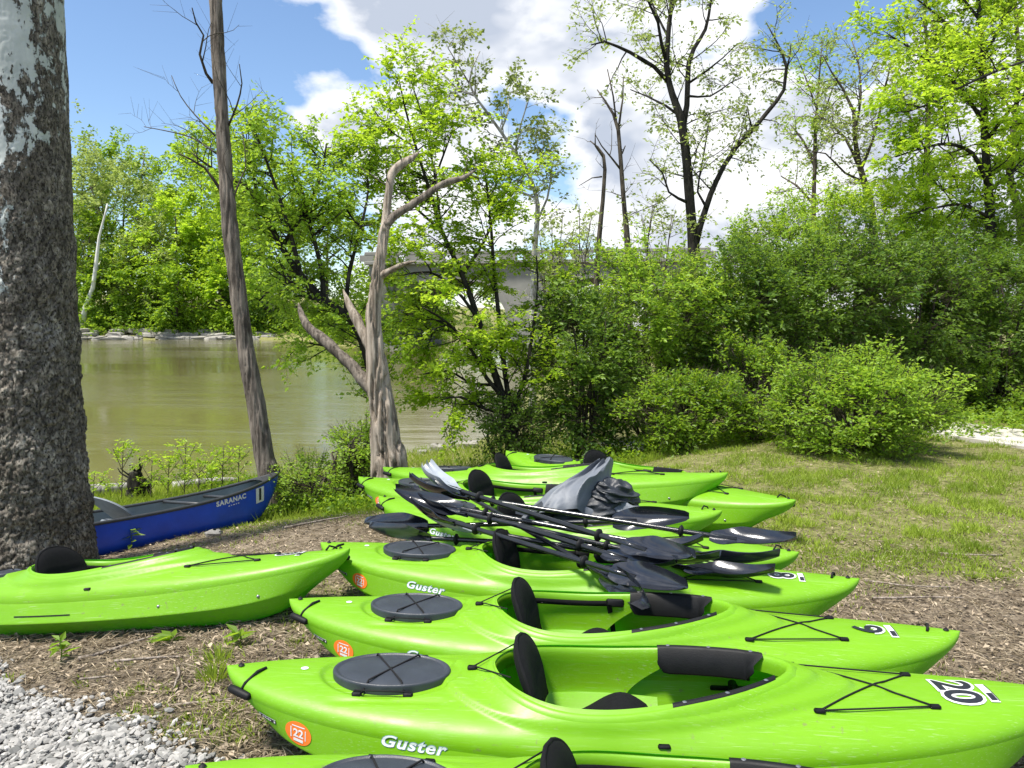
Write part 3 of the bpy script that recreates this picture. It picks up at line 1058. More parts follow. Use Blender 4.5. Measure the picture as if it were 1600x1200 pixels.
        MB().add(np.vstack([[(sx * 1.43 + 0.012 * math.cos(t), 0.012 * math.sin(t), float(deck_z(sx * 1.42, 0)) + 0.004) for t in np.linspace(0, 2 * np.pi, 11)[:-1]], [(sx * 1.43, 0, float(deck_z(sx * 1.42, 0)) + 0.016)]]),
                 [(k, (k + 1) % 10, 10) for k in range(10)]).build('drain_plug', M['black'], root)
    # fore deck bungee
    bp = {}
    for (nm, x, y) in (('bf', 0.60, 0.17), ('bn', 0.60, -0.17), ('ff', 0.99, 0.115), ('fn', 0.99, -0.115)):
        bp[nm] = np.array([x, y, float(deck_z(x, y)) + 0.006])
    fbm_ = MB()
    for a_, c_ in (('bf', 'ff'), ('bn', 'fn'), ('bf', 'fn'), ('bn', 'ff')):
        t = np.linspace(0, 1, 9)[:, None]
        ln = bp[a_] * (1 - t) + bp[c_] * t
        ln[:, 2] = np.maximum(ln[:, 2], deck_z(ln[:, 0], ln[:, 1]) + 0.004)
        fbm_.tube(ln, 0.0032, 5)
    fbo = fbm_.build('deck_bungee', M['cord'], root)
    for k in bp:
        MB().box(bp[k] + np.array([0, 0, -0.001]), (0.036, 0.02, 0.014), bev=0.004).build('deck_clip', M['black'], fbo)
    # small fittings on the sides
    for (x, t) in ((0.52, 0.45), (1.05, 0.25)):
        for sd in (-1, 1):
            c = side_pt(x, t, 0, sd)
            Gb = lathe_x([(-0.004, 0.009), (0.004, 0.008), (0.007, 0.004), (0.0072, 0.0002)], 10)
            Gb = Gb[..., [1, 0, 2]] * np.array([1, sd, 1]) + c
            MB().grid(Gb, closed_v=True).build('side_bolt', M['steel'], root)
    for sd in (-1, 1):
        c = side_pt(np.array([0.08]), np.array([1.22]), 0, sd)[0]
        MB().box(c + np.array([0, 0, 0.002]), (0.04, 0.02, 0.012), bev=0.004).build('deck_fitting', M['black'], root)
    for sd in (-1, 1):
        xs = np.linspace(-0.36, 0.0, 8)
        Gs = np.stack([side_pt(xs, np.full(8, 0.42), 0, sd), side_pt(xs, np.full(8, 0.36), 0, sd)], 1)
        Gs[..., 1] += sd * 0.003
        MB().grid(Gs).build('rub_strip', M['black'], root)
    return root


def text_mesh(txt, size=1.0, offset=0.0, shear=0.0, spacing=1.0):
    cu = bpy.data.curves.new('lettering', 'FONT')
    cu.body = txt
    cu.size = size
    cu.offset = offset
    cu.shear = shear
    cu.space_character = spacing
    cu.resolution_u = 4
    cu.align_x = 'CENTER'
    cu.align_y = 'CENTER'
    o = bpy.data.objects.new('lettering', cu)
    COL.objects.link(o)
    bpy.context.view_layer.update()
    me = bpy.data.meshes.new_from_object(o.evaluated_get(bpy.context.evaluated_depsgraph_get()))
    V = np.zeros(len(me.vertices) * 3, dtype=np.float32)
    me.vertices.foreach_get('co', V)
    faces = [tuple(p.vertices) for p in me.polygons]
    bpy.data.objects.remove(o)
    bpy.data.curves.remove(cu)
    bpy.data.meshes.remove(me)
    V = V.reshape(-1, 3)[:, :2]
    tr = []
    for f in faces:
        for k in range(1, len(f) - 1):
            tr.append((f[0], f[k], f[k + 1]))
    V, T = V.astype(float), np.array(tr)
    # split long triangles so the print follows a curved surface
    for _ in range(5):
        e = np.max([np.linalg.norm(V[T[:, k]] - V[T[:, (k + 1) % 3]], axis=1) for k in range(3)], 0)
        big = e > 0.014
        if not big.any():
            break
        t = T[big]
        m_ = [(V[t[:, k]] + V[t[:, (k + 1) % 3]]) / 2 for k in range(3)]
        n0, nb_ = len(V), len(t)
        V = np.vstack([V] + m_)
        a, b, c = (n0 + k * nb_ + np.arange(nb_) for k in range(3))
        T = np.vstack([T[~big], np.stack([t[:, 0], a, c], 1), np.stack([a, t[:, 1], b], 1), np.stack([c, b, t[:, 2]], 1), np.stack([a, b, c], 1)])
    return V, T


def disc2(rx, ry, n=36, c=(0, 0)):
    a = np.linspace(0, 2 * np.pi, n, endpoint=False)
    V = [(c[0], c[1])]
    for r in (0.5, 1.0):
        V += [(c[0] + r * rx * math.cos(t), c[1] + r * ry * math.sin(t)) for t in a]
    T = [(0, 1 + k, 1 + (k + 1) % n) for k in range(n)]
    for k in range(n):
        k2 = (k + 1) % n
        T += [(1 + k, 1 + n + k, 1 + n + k2), (1 + k, 1 + n + k2, 1 + k2)]
    return np.array(V), np.array(T)


def rect2(w, h, c=(0, 0), nx=8, ny=3):
    xs = np.linspace(-w / 2, w / 2, nx) + c[0]
    ys = np.linspace(-h / 2, h / 2, ny) + c[1]
    V = np.array([(x, y) for x in xs for y in ys])
    T = []
    for i in range(nx - 1):
        for j in range(ny - 1):
            a = i * ny + j
            T += [(a, a + ny, a + ny + 1), (a, a + ny + 1, a + 1)]
    return V, np.array(T)


def on_side(V2, x0, t0, rise, off, side=-1, slope=0.0):
    """lay flat print (u along the boat, v up the side) on the side panel"""
    x = x0 + V2[:, 0]
    s = np.clip(x / L2, -1, 1)
    panel = np.maximum(0.5 * (kzs(s) - kzk(s)), 0.03)
    t = t0 + (V2[:, 1] + slope * V2[:, 0]) / panel
    over = np.clip(t - 1, 0, None)
    t = np.where(t > 1, 1 + over * 0.42, t)
    p = side_pt(x, t, 0, side)
    e = 0.002
    px_ = side_pt(x + e, t, 0, side) - p
    pt = side_pt(x, t + 0.01, 0, side) - p
    n = np.cross(px_, pt)
    n *= -side * -1
    n /= np.linalg.norm(n, axis=1, keepdims=True) + 1e-12
    n = np.where((n[:, 1:2] * side) < -0.2, -n, n)
    return p + n * off


def on_deck(V2, x0, y0, off):
    """lay flat print on the fore deck: reads across the boat with its head to the bow"""
    x = x0 + V2[:, 1]
    y = y0 - V2[:, 0]
    return np.stack([x, y, deck_z(x, y) + off], -1)


proto = build_kayak_proto()


def add_stickers(root):
    V, T = disc2(0.052, 0.042)
    st = obj('inspection_sticker', mkmesh('inspection_sticker', on_side(V, -1.145, 0.52, 1, 0.0022), T, M['orange']), root)
    pm_ = MB()
    V, T = text_mesh('22', 0.040, 0.0012)
    pm_.add(on_side(V, -1.143, 0.52, 1, 0.0036), T)
    V, T = rect2(0.038, 0.011, (0.002, -0.024))
    pm_.add(on_side(V, -1.145, 0.52, 1, 0.0036), T)
    for (w, h, c) in ((0.004, 0.040, (-0.027, 0.0)), (0.003, 0.036, (0.030, 0.0)), (0.050, 0.004, (0.002, 0.026))):
        V, T = rect2(w, h, c)
        pm_.add(on_side(V, -1.145, 0.52, 1, 0.0036), T)
    pm_.build('sticker_print', M['white'], st, smooth=False)
    V, T = rect2(0.075, 0.0165)
    lb = obj('maker_label', mkmesh('maker_label', on_side(V, -1.275, 0.55, 1, 0.0022), T, M['ink']), root)
    pm_ = MB()
    for (w, h, c) in ((0.075, 0.002, (0, 0.0085)), (0.006, 0.008, (-0.033, 0)), (0.006, 0.008, (0.033, 0)), (0.007, 0.006, (-0.017, 0)), (0.005, 0.007, (-0.008, 0.0005)), (0.006, 0.005, (0.0, -0.0005)),
                      (0.004, 0.007, (0.0075, 0)), (0.006, 0.005, (0.0145, -0.0005))):
        V, T = rect2(w, h, c, 3, 2)
        pm_.add(on_side(V, -1.275, 0.55, 1, 0.0034), T)
    pm_.build('label_print', M['white'], lb, smooth=False)
    V, T = text_mesh('Guster', 0.078, 0.0042, 0.28, 1.12)
    le = obj('model_lettering', mkmesh('model_lettering', on_side(V * np.array([0.90, 0.66]), -0.735, 0.98, 1, 0.0018), T, M['outline'], False), root)
    V, T = text_mesh('Guster', 0.078, 0.0016, 0.28, 1.12)
    obj('lettering_face', mkmesh('lettering_face', on_side(V * np.array([0.90, 0.66]), -0.735, 0.98, 1, 0.0030), T, M['silver'], False), le)
    V, T = disc2(0.014, 0.012, 14)
    p = np.stack([-1.19 + V[:, 0], 0.0 + V[:, 1], deck_z(-1.19 + V[:, 0], V[:, 1]) + 0.002], -1)
    obj('hull_badge', mkmesh('hull_badge', p, T, M['silver']), root)


def add_number(root, txt):
    V, T = text_mesh(txt, 0.165, 0.013, 0.0, 0.92)
    bk = obj('number_decal', mkmesh('number_decal', on_deck(V, 1.105, -0.012, 0.0032), T, M['white'], False), root)
    V, T = text_mesh(txt, 0.165, 0.0035, 0.0, 0.92)
    obj('number', mkmesh('number', on_deck(V, 1.105, -0.012, 0.0046), T, M['ink'], False), bk)
    V, T = rect2(0.115, 0.030, (0.0, 0.0), 12, 3)
    dl = obj('deck_label', mkmesh('deck_label', on_deck(V, 1.205, -0.02, 0.0030), T, M['white']), root)
    pm_ = MB()
    V, T = rect2(0.042, 0.020, (0.028, 0.0), 6, 3)
    pm_.add(on_deck(V, 1.205, -0.02, 0.0044), T)
    V, T = rect2(0.105, 0.003, (0.0, 0.0135), 8, 2)
    pm_.add(on_deck(V, 1.205, -0.02, 0.0044), T)
    pm_.build('label_print', M['ink'], dl, smooth=False)


add_stickers(proto)

GREEN = 'bright green sit-in kayaks laid out on the bank'
# stern point, bow point (world x,y,z of the boat's base line), roll in degrees
KAY = [
    ('20', (-1.09, 2.84), (1.86, 2.62), 0, 0, 0, 'bright green kayak with a large black 20 on its bow deck'),
    ('9', (-1.06, 3.54), (1.89, 3.13), 0, 0, 0, 'bright green kayak with a black 9 on its bow, just behind the number 20 kayak'),
    ('8', (-1.14, 4.46), (1.76, 3.78), 0, 0, 0, 'bright green kayak with a pale 8 on its bow beside the paddle blades'),
    (None, (-1.03, 5.66), (1.65, 4.20), 0, 0, 0, 'bright green kayak buried under the middle of the black paddle pile'),
    (None, (-1.33, 6.36), (1.48, 5.13), 0, 0, 0, 'bright green kayak with the grey nylon heap lying across its cockpit'),
    (None, (-1.10, 6.72), (1.64, 5.92), 0.0, 0.10, -7, 'bright green kayak whose raised bow overlaps the rearmost kayak'),
    (None, (-0.04, 7.58), (2.06, 5.56), 0, -0.02, 0, 'rearmost bright green kayak with its bow pointing out over the patchy grass'),
    ('3', (-3.84, 4.62), (-0.79, 4.08), -0.31, 0.06, -8, 'bright green kayak lying apart beside the sycamore trunk with its bow to the row'),
    (None, (-0.97, 2.18), (1.96, 1.74), 0, 0, 0, 'nearest bright green kayak, cut off along the bottom edge of the photo'),
]
kayaks = []
for k, (num, a, c, za, zc, roll, lab) in enumerate(KAY):
    o = proto if k == 0 else copy_tree(proto)
    kayaks.append(o)
for ch in [c_ for c_ in proto.children if c_.name.startswith('seat_strap')]:      # number 20 has its straps stowed
    for g_ in list(ch.children):
        bpy.data.objects.remove(g_)
    bpy.data.objects.remove(ch)
for k, (num, a, c, za, zc, roll, lab) in enumerate(KAY):
    o = kayaks[k]
    A, C = Vector((a[0], a[1], za)), Vector((c[0], c[1], zc))
    mid = (A + C) / 2
    d = (C - A).normalized()
    q = d.to_track_quat('X', 'Z')
    o.location = mid + Vector((0, 0, 0.0))
    o.rotation_mode = 'QUATERNION'
    o.rotation_quaternion = q @ Euler((math.radians(roll), 0, 0)).to_quaternion()
    if num == '20':
        o.location += d * 0.055
        o.scale = (1.035, 1.035, 1.0)
    tag(o, lab, 'kayak', GREEN)
    if num:
        add_number(o, num)

# ------------------------------------------------------------------ paddles
BL, BW = 0.44, 0.068


def make_paddle(length, rollL, rollR, matL, matR):
    root = empty('paddle')
    hl = length / 2
    MB().tube(np.stack([np.linspace(-hl + 0.30, hl - 0.30, 12), np.zeros(12), np.zeros(12)], -1), 0.0145, 12).build('shaft', M['shaft'], root)
    for sx, rl, mt in ((-1, rollL, matL), (1, rollR, matR)):
        u = np.linspace(0, 1, 22)
        v = np.linspace(-1, 1, 13)
        U, Vv = np.meshgrid(u, v, indexing='ij')
        hw = BW * np.clip(np.sin(np.clip(U * 0.93 + 0.03, 0, 1) ** 0.62 * np.pi * 0.97), 0.0, 1) ** 0.62
        hw = np.maximum(hw, 0.013)
        hw[-1] = 0.016
        asym = 0.016 * np.sin(U * np.pi) * 1.0
        x = (U - 0.05) * BL
        y = Vv * hw + asym * (1 - np.abs(Vv) * 0.2)
        spoon = -0.040 * np.sin(np.clip((U - 0.1) / 0.9, 0, 1) * np.pi / 2) ** 2 + 0.15 * (np.clip(U - 0.15, 0, 1)) ** 2 + 0.034 * (np.abs(Vv) ** 2) * sm(0.1, 0.4, U)
        spine = 0.018 * np.exp(-(y / 0.013) ** 2) * sm(0.98, 0.35, U)
        top = spoon + spine * 0.9 * sm(0.55, 0.1, U)
        bot = spoon - 0.004 - spine
        B = MB()
        B.grid(np.stack([x, y, top], -1))
        B.grid(np.stack([x, y, bot], -1)[:, ::-1])
        for e in (0, -1):
            B.grid(np.stack([np.stack([x[:, e], y[:, e], top[:, e]], -1), np.stack([x[:, e], y[:, e], bot[:, e]], -1)], 1))
        B.grid(np.stack([np.stack([x[-1], y[-1], top[-1]], -1), np.stack([x[-1], y[-1], bot[-1]], -1)], 0))
        ob = B.build('blade', mt, root, sharp=50)
        ob.location = (sx * (hl - BL + 0.02), 0, 0)
        ob.rotation_euler = (math.radians(rl), 0, 0 if sx > 0 else math.pi)
        Gd = lathe_x([(-0.014, 0.0145), (-0.012, 0.022), (-0.003, 0.034), (0.003, 0.034), (0.012, 0.022), (0.014, 0.0145)], 16)
        r = MB().grid(Gd, closed_v=True).build('drip_ring', M['black'], root)
        r.location = (sx * (hl - 0.60), 0, 0)
    return root


GP = 'black paddles heaped across the kayaks'
PAD = [
    ((563, 824), 0.36, (1077, 812), 0.50, 80, 62, 0, 0, 'level paddle with a big black blade back facing out below the grey nylon'),
    ((636, 762), 0.58, (1243, 858), 0.45, 20, 25, 0, 0, 'paddle whose glossy up-facing blade reaches farthest right over the green bow'),
    ((622, 776), 0.56, (1216, 889), 0.40, -35, -30, 0, 0, 'paddle with a black blade tucked under the farthest right glossy blade'),
    ((652, 745), 0.62, (1093, 887), 0.50, 30, 35, 1, 0, 'paddle topmost in the middle of the pile, its curved blade catching the sky'),
    ((632, 792), 0.50, (1082, 930), 0.40, 25, 45, 0, 0, 'paddle with its broad shining blade hanging over the number 9 cockpit'),
    ((668, 738), 0.55, (1033, 950), 0.34, 5, 72, 1, 0, 'steepest paddle, pale blade on a hatch and slim blade dipping into a cockpit'),
    ((652, 812), 0.44, (1210, 912), 0.36, 12, 10, 1, 0, 'lowest paddle, flat blade resting on the deck of the number 8 kayak'),
    ((645, 770), 0.52, (1060, 900), 0.44, 50, 15, 0, 0, 'paddle in the thick of the bundle, its blade half buried by the two shining ones'),
    ((570, 836), 0.33, (1100, 862), 0.40, 60, 5, 0, 0, 'paddle lying just below the level one, its left blade under the black blade'),
    ((640, 782), 0.53, (1122, 892), 0.42, 15, -15, 0, 0, 'paddle with its blade sandwiched between two glossy blades in the middle of the pile'),
]
for (l, zl, r, zr, ra, rb, pl, pr, lab) in PAD:
    A, C = Vector(PZ(*l, zl)), Vector(PZ(*r, zr))
    ln = (C - A).length
    o = make_paddle(ln, ra, rb, M['blade_pale'] if pl else M['blade'], M['blade_pale'] if pr else M['blade'])
    o.location = (A + C) / 2
    o.rotation_mode = 'QUATERNION'
    o.rotation_quaternion = (C - A).normalized().to_track_quat('X', 'Z')
    tag(o, lab, 'paddle', GP)


# ------------------------------------------------------------------ grey nylon heap
def heap():
    root = empty('nylon_cover', PZ(905, 800, 0.36))
    base = np.array(root.location)
    tag(root, 'crumpled heap of light and dark grey nylon on the green kayak behind the paddles', 'nylon cover')
    n, m = 90, 60
    # lower dark bundle
    th = np.linspace(0, 2 * np.pi, n, endpoint=False)
    ph = np.linspace(0.02, np.pi * 0.62, m)
    T, Pp = np.meshgrid(th, ph, indexing='ij')
    d = np.stack([np.sin(Pp) * np.cos(T), np.sin(Pp) * np.sin(T), np.cos(Pp)], -1)
    w = 1 - np.abs(fbm(d * np.array([0.9, 1.9, 2.6]) + 3.1, 2, 4)) ** 0.8
    r = 1 + 0.34 * (w - 0.6)
    G = d * r[..., None] * np.array([0.335, 0.21, 0.20])
    G[..., 2] += 0.06 * np.sin(T) - 0.02 + 0.06 * d[..., 0]
    lo = MB().grid(G, closed_u=True).build('dark_cloth', M['nylon_dark'], root)
    lo.location = (0.02, 0.02, 0.03)
    lo.scale = (0.88, 0.85, 0.85)
    lo.rotation_euler = (0, 0, math.radians(-12))
    # upper light sheet pulled to a leaning peak
    u = np.linspace(-1, 1, 80)
    v = np.linspace(0, 1, 60)
    U, V = np.meshgrid(u, v, indexing='ij')
    wid = 0.30 * (1 - V) ** 0.7 + 0.075 + 0.03 * np.sin(V * 6)
    x = -0.14 + 0.32 * V ** 1.0 + U * wid * 0.75
    z = 0.08 + 0.33 * V ** 0.85 - 0.16 * np.abs(U) ** 1.7 * (1 - 0.7 * V)
    y = -0.17 + 0.22 * V + 0.22 * (U ** 2) * (1 - V * 0.6)
    fold = fbm(np.stack([U * 2.0 + V, V * 0.9, U * 0 + 2.0], -1), 2, 40)
    rid = (1 - np.abs(fold))
    y = y - 0.085 * rid
    z = z * 0.90 + 0.06 * (rid - 0.6) + 0.010 * fbm(np.stack([U * 5, V * 4, U * 0], -1), 2, 8)
    up = MB().grid(np.stack([x, y, z], -1))
    up.grid(np.stack([x, y + 0.012 + 0.10 * (1 - np.abs(U)) * (1 - V * 0.5), z - 0.006], -1)[::-1])
    up.build('light_cloth', M['nylon'], root)
    # second, smaller bundle spilling to the right with a paler folded edge
    r2 = 1 + 0.34 * ((1 - np.abs(fbm(d * np.array([2.0, 0.9, 2.6]) + 9.7, 2, 17)) ** 0.8) - 0.6)
    G2 = d * r2[..., None] * np.array([0.20, 0.16, 0.13])
    b2 = MB().grid(G2, closed_u=True).build('cloth_bundle', M['nylon_dark'], root)
    b2.scale = (0.85, 0.85, 0.8)
    b2.location = (0.23, -0.02, 0.12)
    b2.rotation_euler = (0, 0.25, 0.3)
    t = np.linspace(0, 1, 24)
    rows = []
    for q in np.linspace(-1, 1, 11):
        rows.append(np.stack([0.02 + 0.36 * t, -0.17 + 0.05 * np.sin(t * 4) + 0.02 * q, 0.03 + 0.045 * q + 0.05 * np.sin(t * 3.1) + 0.012 * np.sin(t * 17 + q * 3)], -1))
    MB().grid(np.stack(rows, 1)).build('cloth_hem', M['nylon'], root)
    # webbing tail spread on the kayak deck to the left
    t = np.linspace(0, 1, 14)
    G = np.stack([np.stack([-0.15 - 0.28 * t, -0.10 - 0.05 * t, 0.12 - 0.06 * t + 0.02 * np.sin(t * 7)], -1) + np.array([0, k, -abs(k) * 0.4]) for k in np.linspace(-0.07, 0.07, 9)], 1)
    MB().grid(G).build('cloth_tail', M['nylon_dark'], root)


heap()


# ------------------------------------------------------------------ canoe
def canoe():
    LH, BH = 2.2, 0.45
    root = empty('canoe')
    tag(root, 'blue canoe with grey inside and a white number 1 label at its raised bow', 'canoe')
    s = np.sin(np.linspace(-1, 1, 101) * np.pi / 2)

    def cb(s):
        return BH * np.maximum(1 - np.abs(s) ** 2.0, 0) ** 0.78

    def zsh(s):
        return 0.355 + 0.17 * np.abs(s) ** 3.2

    def zke(s):
        return 0.10 * np.clip((np.abs(s) - 0.72) / 0.28, 0, 1) ** 2

    prof = [(0, 0), (0.3, 0.01), (0.55, 0.04), (0.74, 0.11), (0.87, 0.23), (0.945, 0.40), (0.98, 0.60), (1.0, 0.80), (1.0, 1.0)]
    full = [(-a, c) for a, c in prof[::-1]] + prof[1:]

    def surf(s, yy, hh):
        z = zke(s) + (zsh(s) - zke(s)) * hh
        x = s * (LH - 0.26 * (1 - hh) ** 1.8 * np.abs(s) ** 5)
        return np.stack([x, cb(s) * yy, z], -1)

    G = np.stack([surf(s, a, c) for a, c in full], 1)
    MB().grid(G).build('hull', M['canoe_blue'], root)
    Gi = G.copy()
    Gi[..., 1] *= 0.975
    Gi[..., 2] += 0.012 * (1 - np.array([c for a, c in full]))[None, :]
    MB().grid(Gi[2:-2]).build('inner_hull', M['canoe_grey'], root)
    for sd in (0, -1):
        e = G[:, sd].copy()
        e[:, 2] += 0.004
        MB().tube(e, 0.017, 8).build('gunwale', M['canoe_trim'], root)
    for sx in (-1, 1):
        ss = np.linspace(0.86, 0.995, 10) * sx
        l, r = surf(ss, -1.0, 1.0), surf(ss, 1.0, 1.0)
        Gd = np.stack([l * (1 - t) + r * t + np.array([0, 0, 0.006 + 0.02 * (1 - (2 * t - 1) ** 2)]) for t in np.linspace(0, 1, 7)], 1)
        MB().grid(Gd).build('end_cap', M['canoe_trim'], root)
    for x in (1.0, 1.42):
        sv = x / LH
        w = float(cb(np.array([sv]))[0]) - 0.02
        MB().tube([(x, -w, 0.36), (x, 0, 0.36), (x, w, 0.36)], 0.017, 8).build('thwart', M['canoe_trim'], root)
    for x, zt in ((0.42, 0.22), (-1.0, 0.24)):
        seat = MB().box((x + 0.16, 0, zt), (0.36, 0.62, 0.045), bev=0.018).build('seat', M['seat_grey'], root)
        u = np.linspace(-1, 1, 15)
        h = np.linspace(0, 1, 12)
        U, Hh = np.meshgrid(u, h, indexing='ij')
        w = 0.235 * np.sqrt(np.clip(1 - np.clip((Hh - 0.35) / 0.66, 0, 1) ** 2.6, 0.0, 1))
        yv = U * w
        xv = x - 0.05 - 0.30 * Hh + 0.06 * (yv / 0.235) ** 2
        zv = zt + 0.05 + 0.29 * Hh
        rib = 0.006 * (np.abs((Hh * 4) % 1 - 0.5) < 0.12)
        sb_ = MB().grid(np.stack([xv + 0.018 - rib, yv, zv], -1))
        sb_.grid(np.stack([xv - 0.012, yv, zv], -1)[::-1])
        for e in (0, -1):
            sb_.grid(np.stack([np.stack([xv[e] + 0.018, yv[e], zv[e]], -1), np.stack([xv[e] - 0.012, yv[e], zv[e]], -1)], 0))
        sb_.build('seat_back', M['seat_grey'], seat)
    ob = MB().box((0.12, -0.22, 0.24), (0.10, 0.22, 0.22), bev=0.03)
    ob.build('flotation_block', M['seat_grey'], root)

    def on_canoe(V2, x0, z0, off, slope):
        x = x0 + V2[:, 0]
        s_ = np.clip(x / LH, -0.98, 0.98)
        z = z0 + V2[:, 1] + slope * V2[:, 0]
        for _ in range(4):
            hh = np.clip((z - zke(s_)) / (zsh(s_) - zke(s_)), 0.02, 1)
            s_ = np.clip(x / (LH - 0.26 * (1 - hh) ** 1.8 * np.abs(s_) ** 5), -0.985, 0.985)
        yv = np.interp(hh, [c for a, c in prof], [a for a, c in prof]) * cb(s_)
        return np.stack([x, -(yv + off), z], -1)

    V, T = text_mesh('SARANAC', 0.105, 0.005, 0.0, 1.15)
    obj('model_lettering', mkmesh('model_lettering', on_canoe(V * np.array([0.80, 0.66]), 1.36, 0.345, 0.004, 0.07), T, M['white'], False), root)
    tl = MB()
    for q, w in enumerate((0.03, 0.02, 0.035, 0.02, 0.03)):
        V, T = rect2(w, 0.014, (-0.10 + q * 0.048, 0), 3, 2)
        tl.add(on_canoe(V * 0.7, 1.39, 0.295, 0.004, 0.07), T)
    tl.build('small_print', M['white'], root, smooth=False)
    V, T = rect2(0.14, 0.165, (0, 0), 8, 8)
    nd = obj('number_decal', mkmesh('number_decal', on_canoe(V, 1.80, 0.335, 0.004, 0.1), T, M['white']), root)
    V, T = text_mesh('1', 0.165, 0.010)
    obj('number', mkmesh('number', on_canoe(V, 1.80, 0.335, 0.007, 0.1), T, M['ink'], False), nd)
    return root


cn = canoe()
bow_t = Vector(P(437, 742, 8.75))
left_t = Vector(P(140, 822, 7.0))
cdir = (bow_t - left_t)
hdg = Vector((cdir.x, cdir.y, 0)).normalized()
A = Vector((bow_t.x, bow_t.y, 0)) - hdg * 2.2
cn.location = (A.x, A.y, bow_t.z - 0.54 + 0.13)
cn.rotation_euler = (math.radians(-6), math.radians(2.6), math.atan2(hdg.y, hdg.x))

# ------------------------------------------------------------------ vegetation
UP = np.array([0, 0, 1.0])


def unit(v):
    return v / (np.linalg.norm(v, axis=-1, keepdims=True) + 1e-9)


def leaves_mesh(name, base, axis_, nrm_, length, width, tint, mat_, parent=None, kind=None):
    """each leaf a folded blade of two triangles"""
    n = len(base)
    ax = unit(axis_)
    nr = nrm_ - ax * np.sum(nrm_ * ax, -1, keepdims=True)
    nr = unit(nr)
    sd = np.cross(ax, nr)
    L_ = np.broadcast_to(length, (n,))[:, None]
    Wd = np.broadcast_to(width, (n,))[:, None]
    mid = base + ax * L_ * 0.45
    lift = nr * Wd * 0.22
    V = np.stack([base, mid + sd * Wd * 0.5 + lift, base + ax * L_ - nr * L_ * 0.06, mid - sd * Wd * 0.5 + lift], 1)
    i = np.arange(n)[:, None] * 4
    T = np.concatenate([i + np.array([[0, 1, 2]]), i + np.array([[0, 2, 3]])], 0)
    me = mkmesh(name, V.reshape(-1, 3), T, mat_, False)
    attr(me, 'tint', np.repeat(np.clip(tint, 0, 1), 4))
    o = obj(name, me, parent)
    if kind:
        o['kind'] = kind
    return o


def twig_prisms(A, B, r0, r1):
    """straight three-sided twigs from A to B"""
    d = unit(B - A)
    ref = np.where(np.abs(d[:, 2:3]) < 0.9, UP[None, :], np.array([[1.0, 0, 0]]))
    u = unit(np.cross(d, ref))
    v = np.cross(d, u)
    n = len(A)
    ring = []
    for k in range(3):
        a = k * 2 * np.pi / 3
        ring.append(u * math.cos(a) + v * math.sin(a))
    V = np.stack([A + ring[k] * np.reshape(r0, (-1, 1)) for k in range(3)] + [B + ring[k] * np.reshape(r1, (-1, 1)) for k in range(3)], 1)
    i = np.arange(n)[:, None] * 6
    q = np.concatenate([i + np.array([[k, (k + 1) % 3, 3 + (k + 1) % 3, 3 + k]]) for k in range(3)], 0)
    return V.reshape(-1, 3), q


def spray(rng, C, D, tl, k, ll, lw, droop=0.3, flat=0.6, ctint=None, tjit=0.22):
    """k leaves set along each twig (origin C, direction D, length tl)"""
    n = len(C)
    D = unit(D)
    t = (np.arange(k) + rng.random((n, k))) / k
    sgn = np.where(np.arange(k) % 2 == 0, 1, -1)[None, :]
    side = unit(np.cross(D, UP[None, :] + rng.normal(0, 0.25, (n, 3))))
    TL = np.reshape(np.broadcast_to(tl, (n,)), (n, 1, 1))
    pos = C[:, None, :] + D[:, None, :] * t[..., None] * TL
    pos[..., 2] -= droop * (t ** 2) * TL[..., 0] * 0.5
    pos += rng.normal(0, 0.10, (n, k, 3)) * TL * 0.6
    ax = D[:, None, :] * 0.55 + side[:, None, :] * sgn[..., None] * 0.8 + rng.normal(0, 0.28, (n, k, 3))
    ax[..., 2] -= droop * 0.5
    nr = UP[None, None, :] * flat + rng.normal(0, 0.45, (n, k, 3))
    ls = ll * (0.65 + 0.7 * rng.random((n, k)))
    if ctint is None:
        ctint = rng.random(n) * 0.8 + 0.1
    tint = ctint[:, None] + rng.normal(0, tjit, (n, k))
    return pos.reshape(-1, 3), ax.reshape(-1, 3), nr.reshape(-1, 3), ls.ravel(), (ls * lw).ravel(), tint.ravel()


def wander(rng, p, d, length, n, jit, trop):
    pts = [p]
    d = d / np.linalg.norm(d)
    for k in range(n):
        d = d + rng.normal(0, jit, 3) + np.array([0, 0, trop])
        d = d / np.linalg.norm(d)
        pts.append(pts[-1] + d * length / n)
    return np.array(pts)


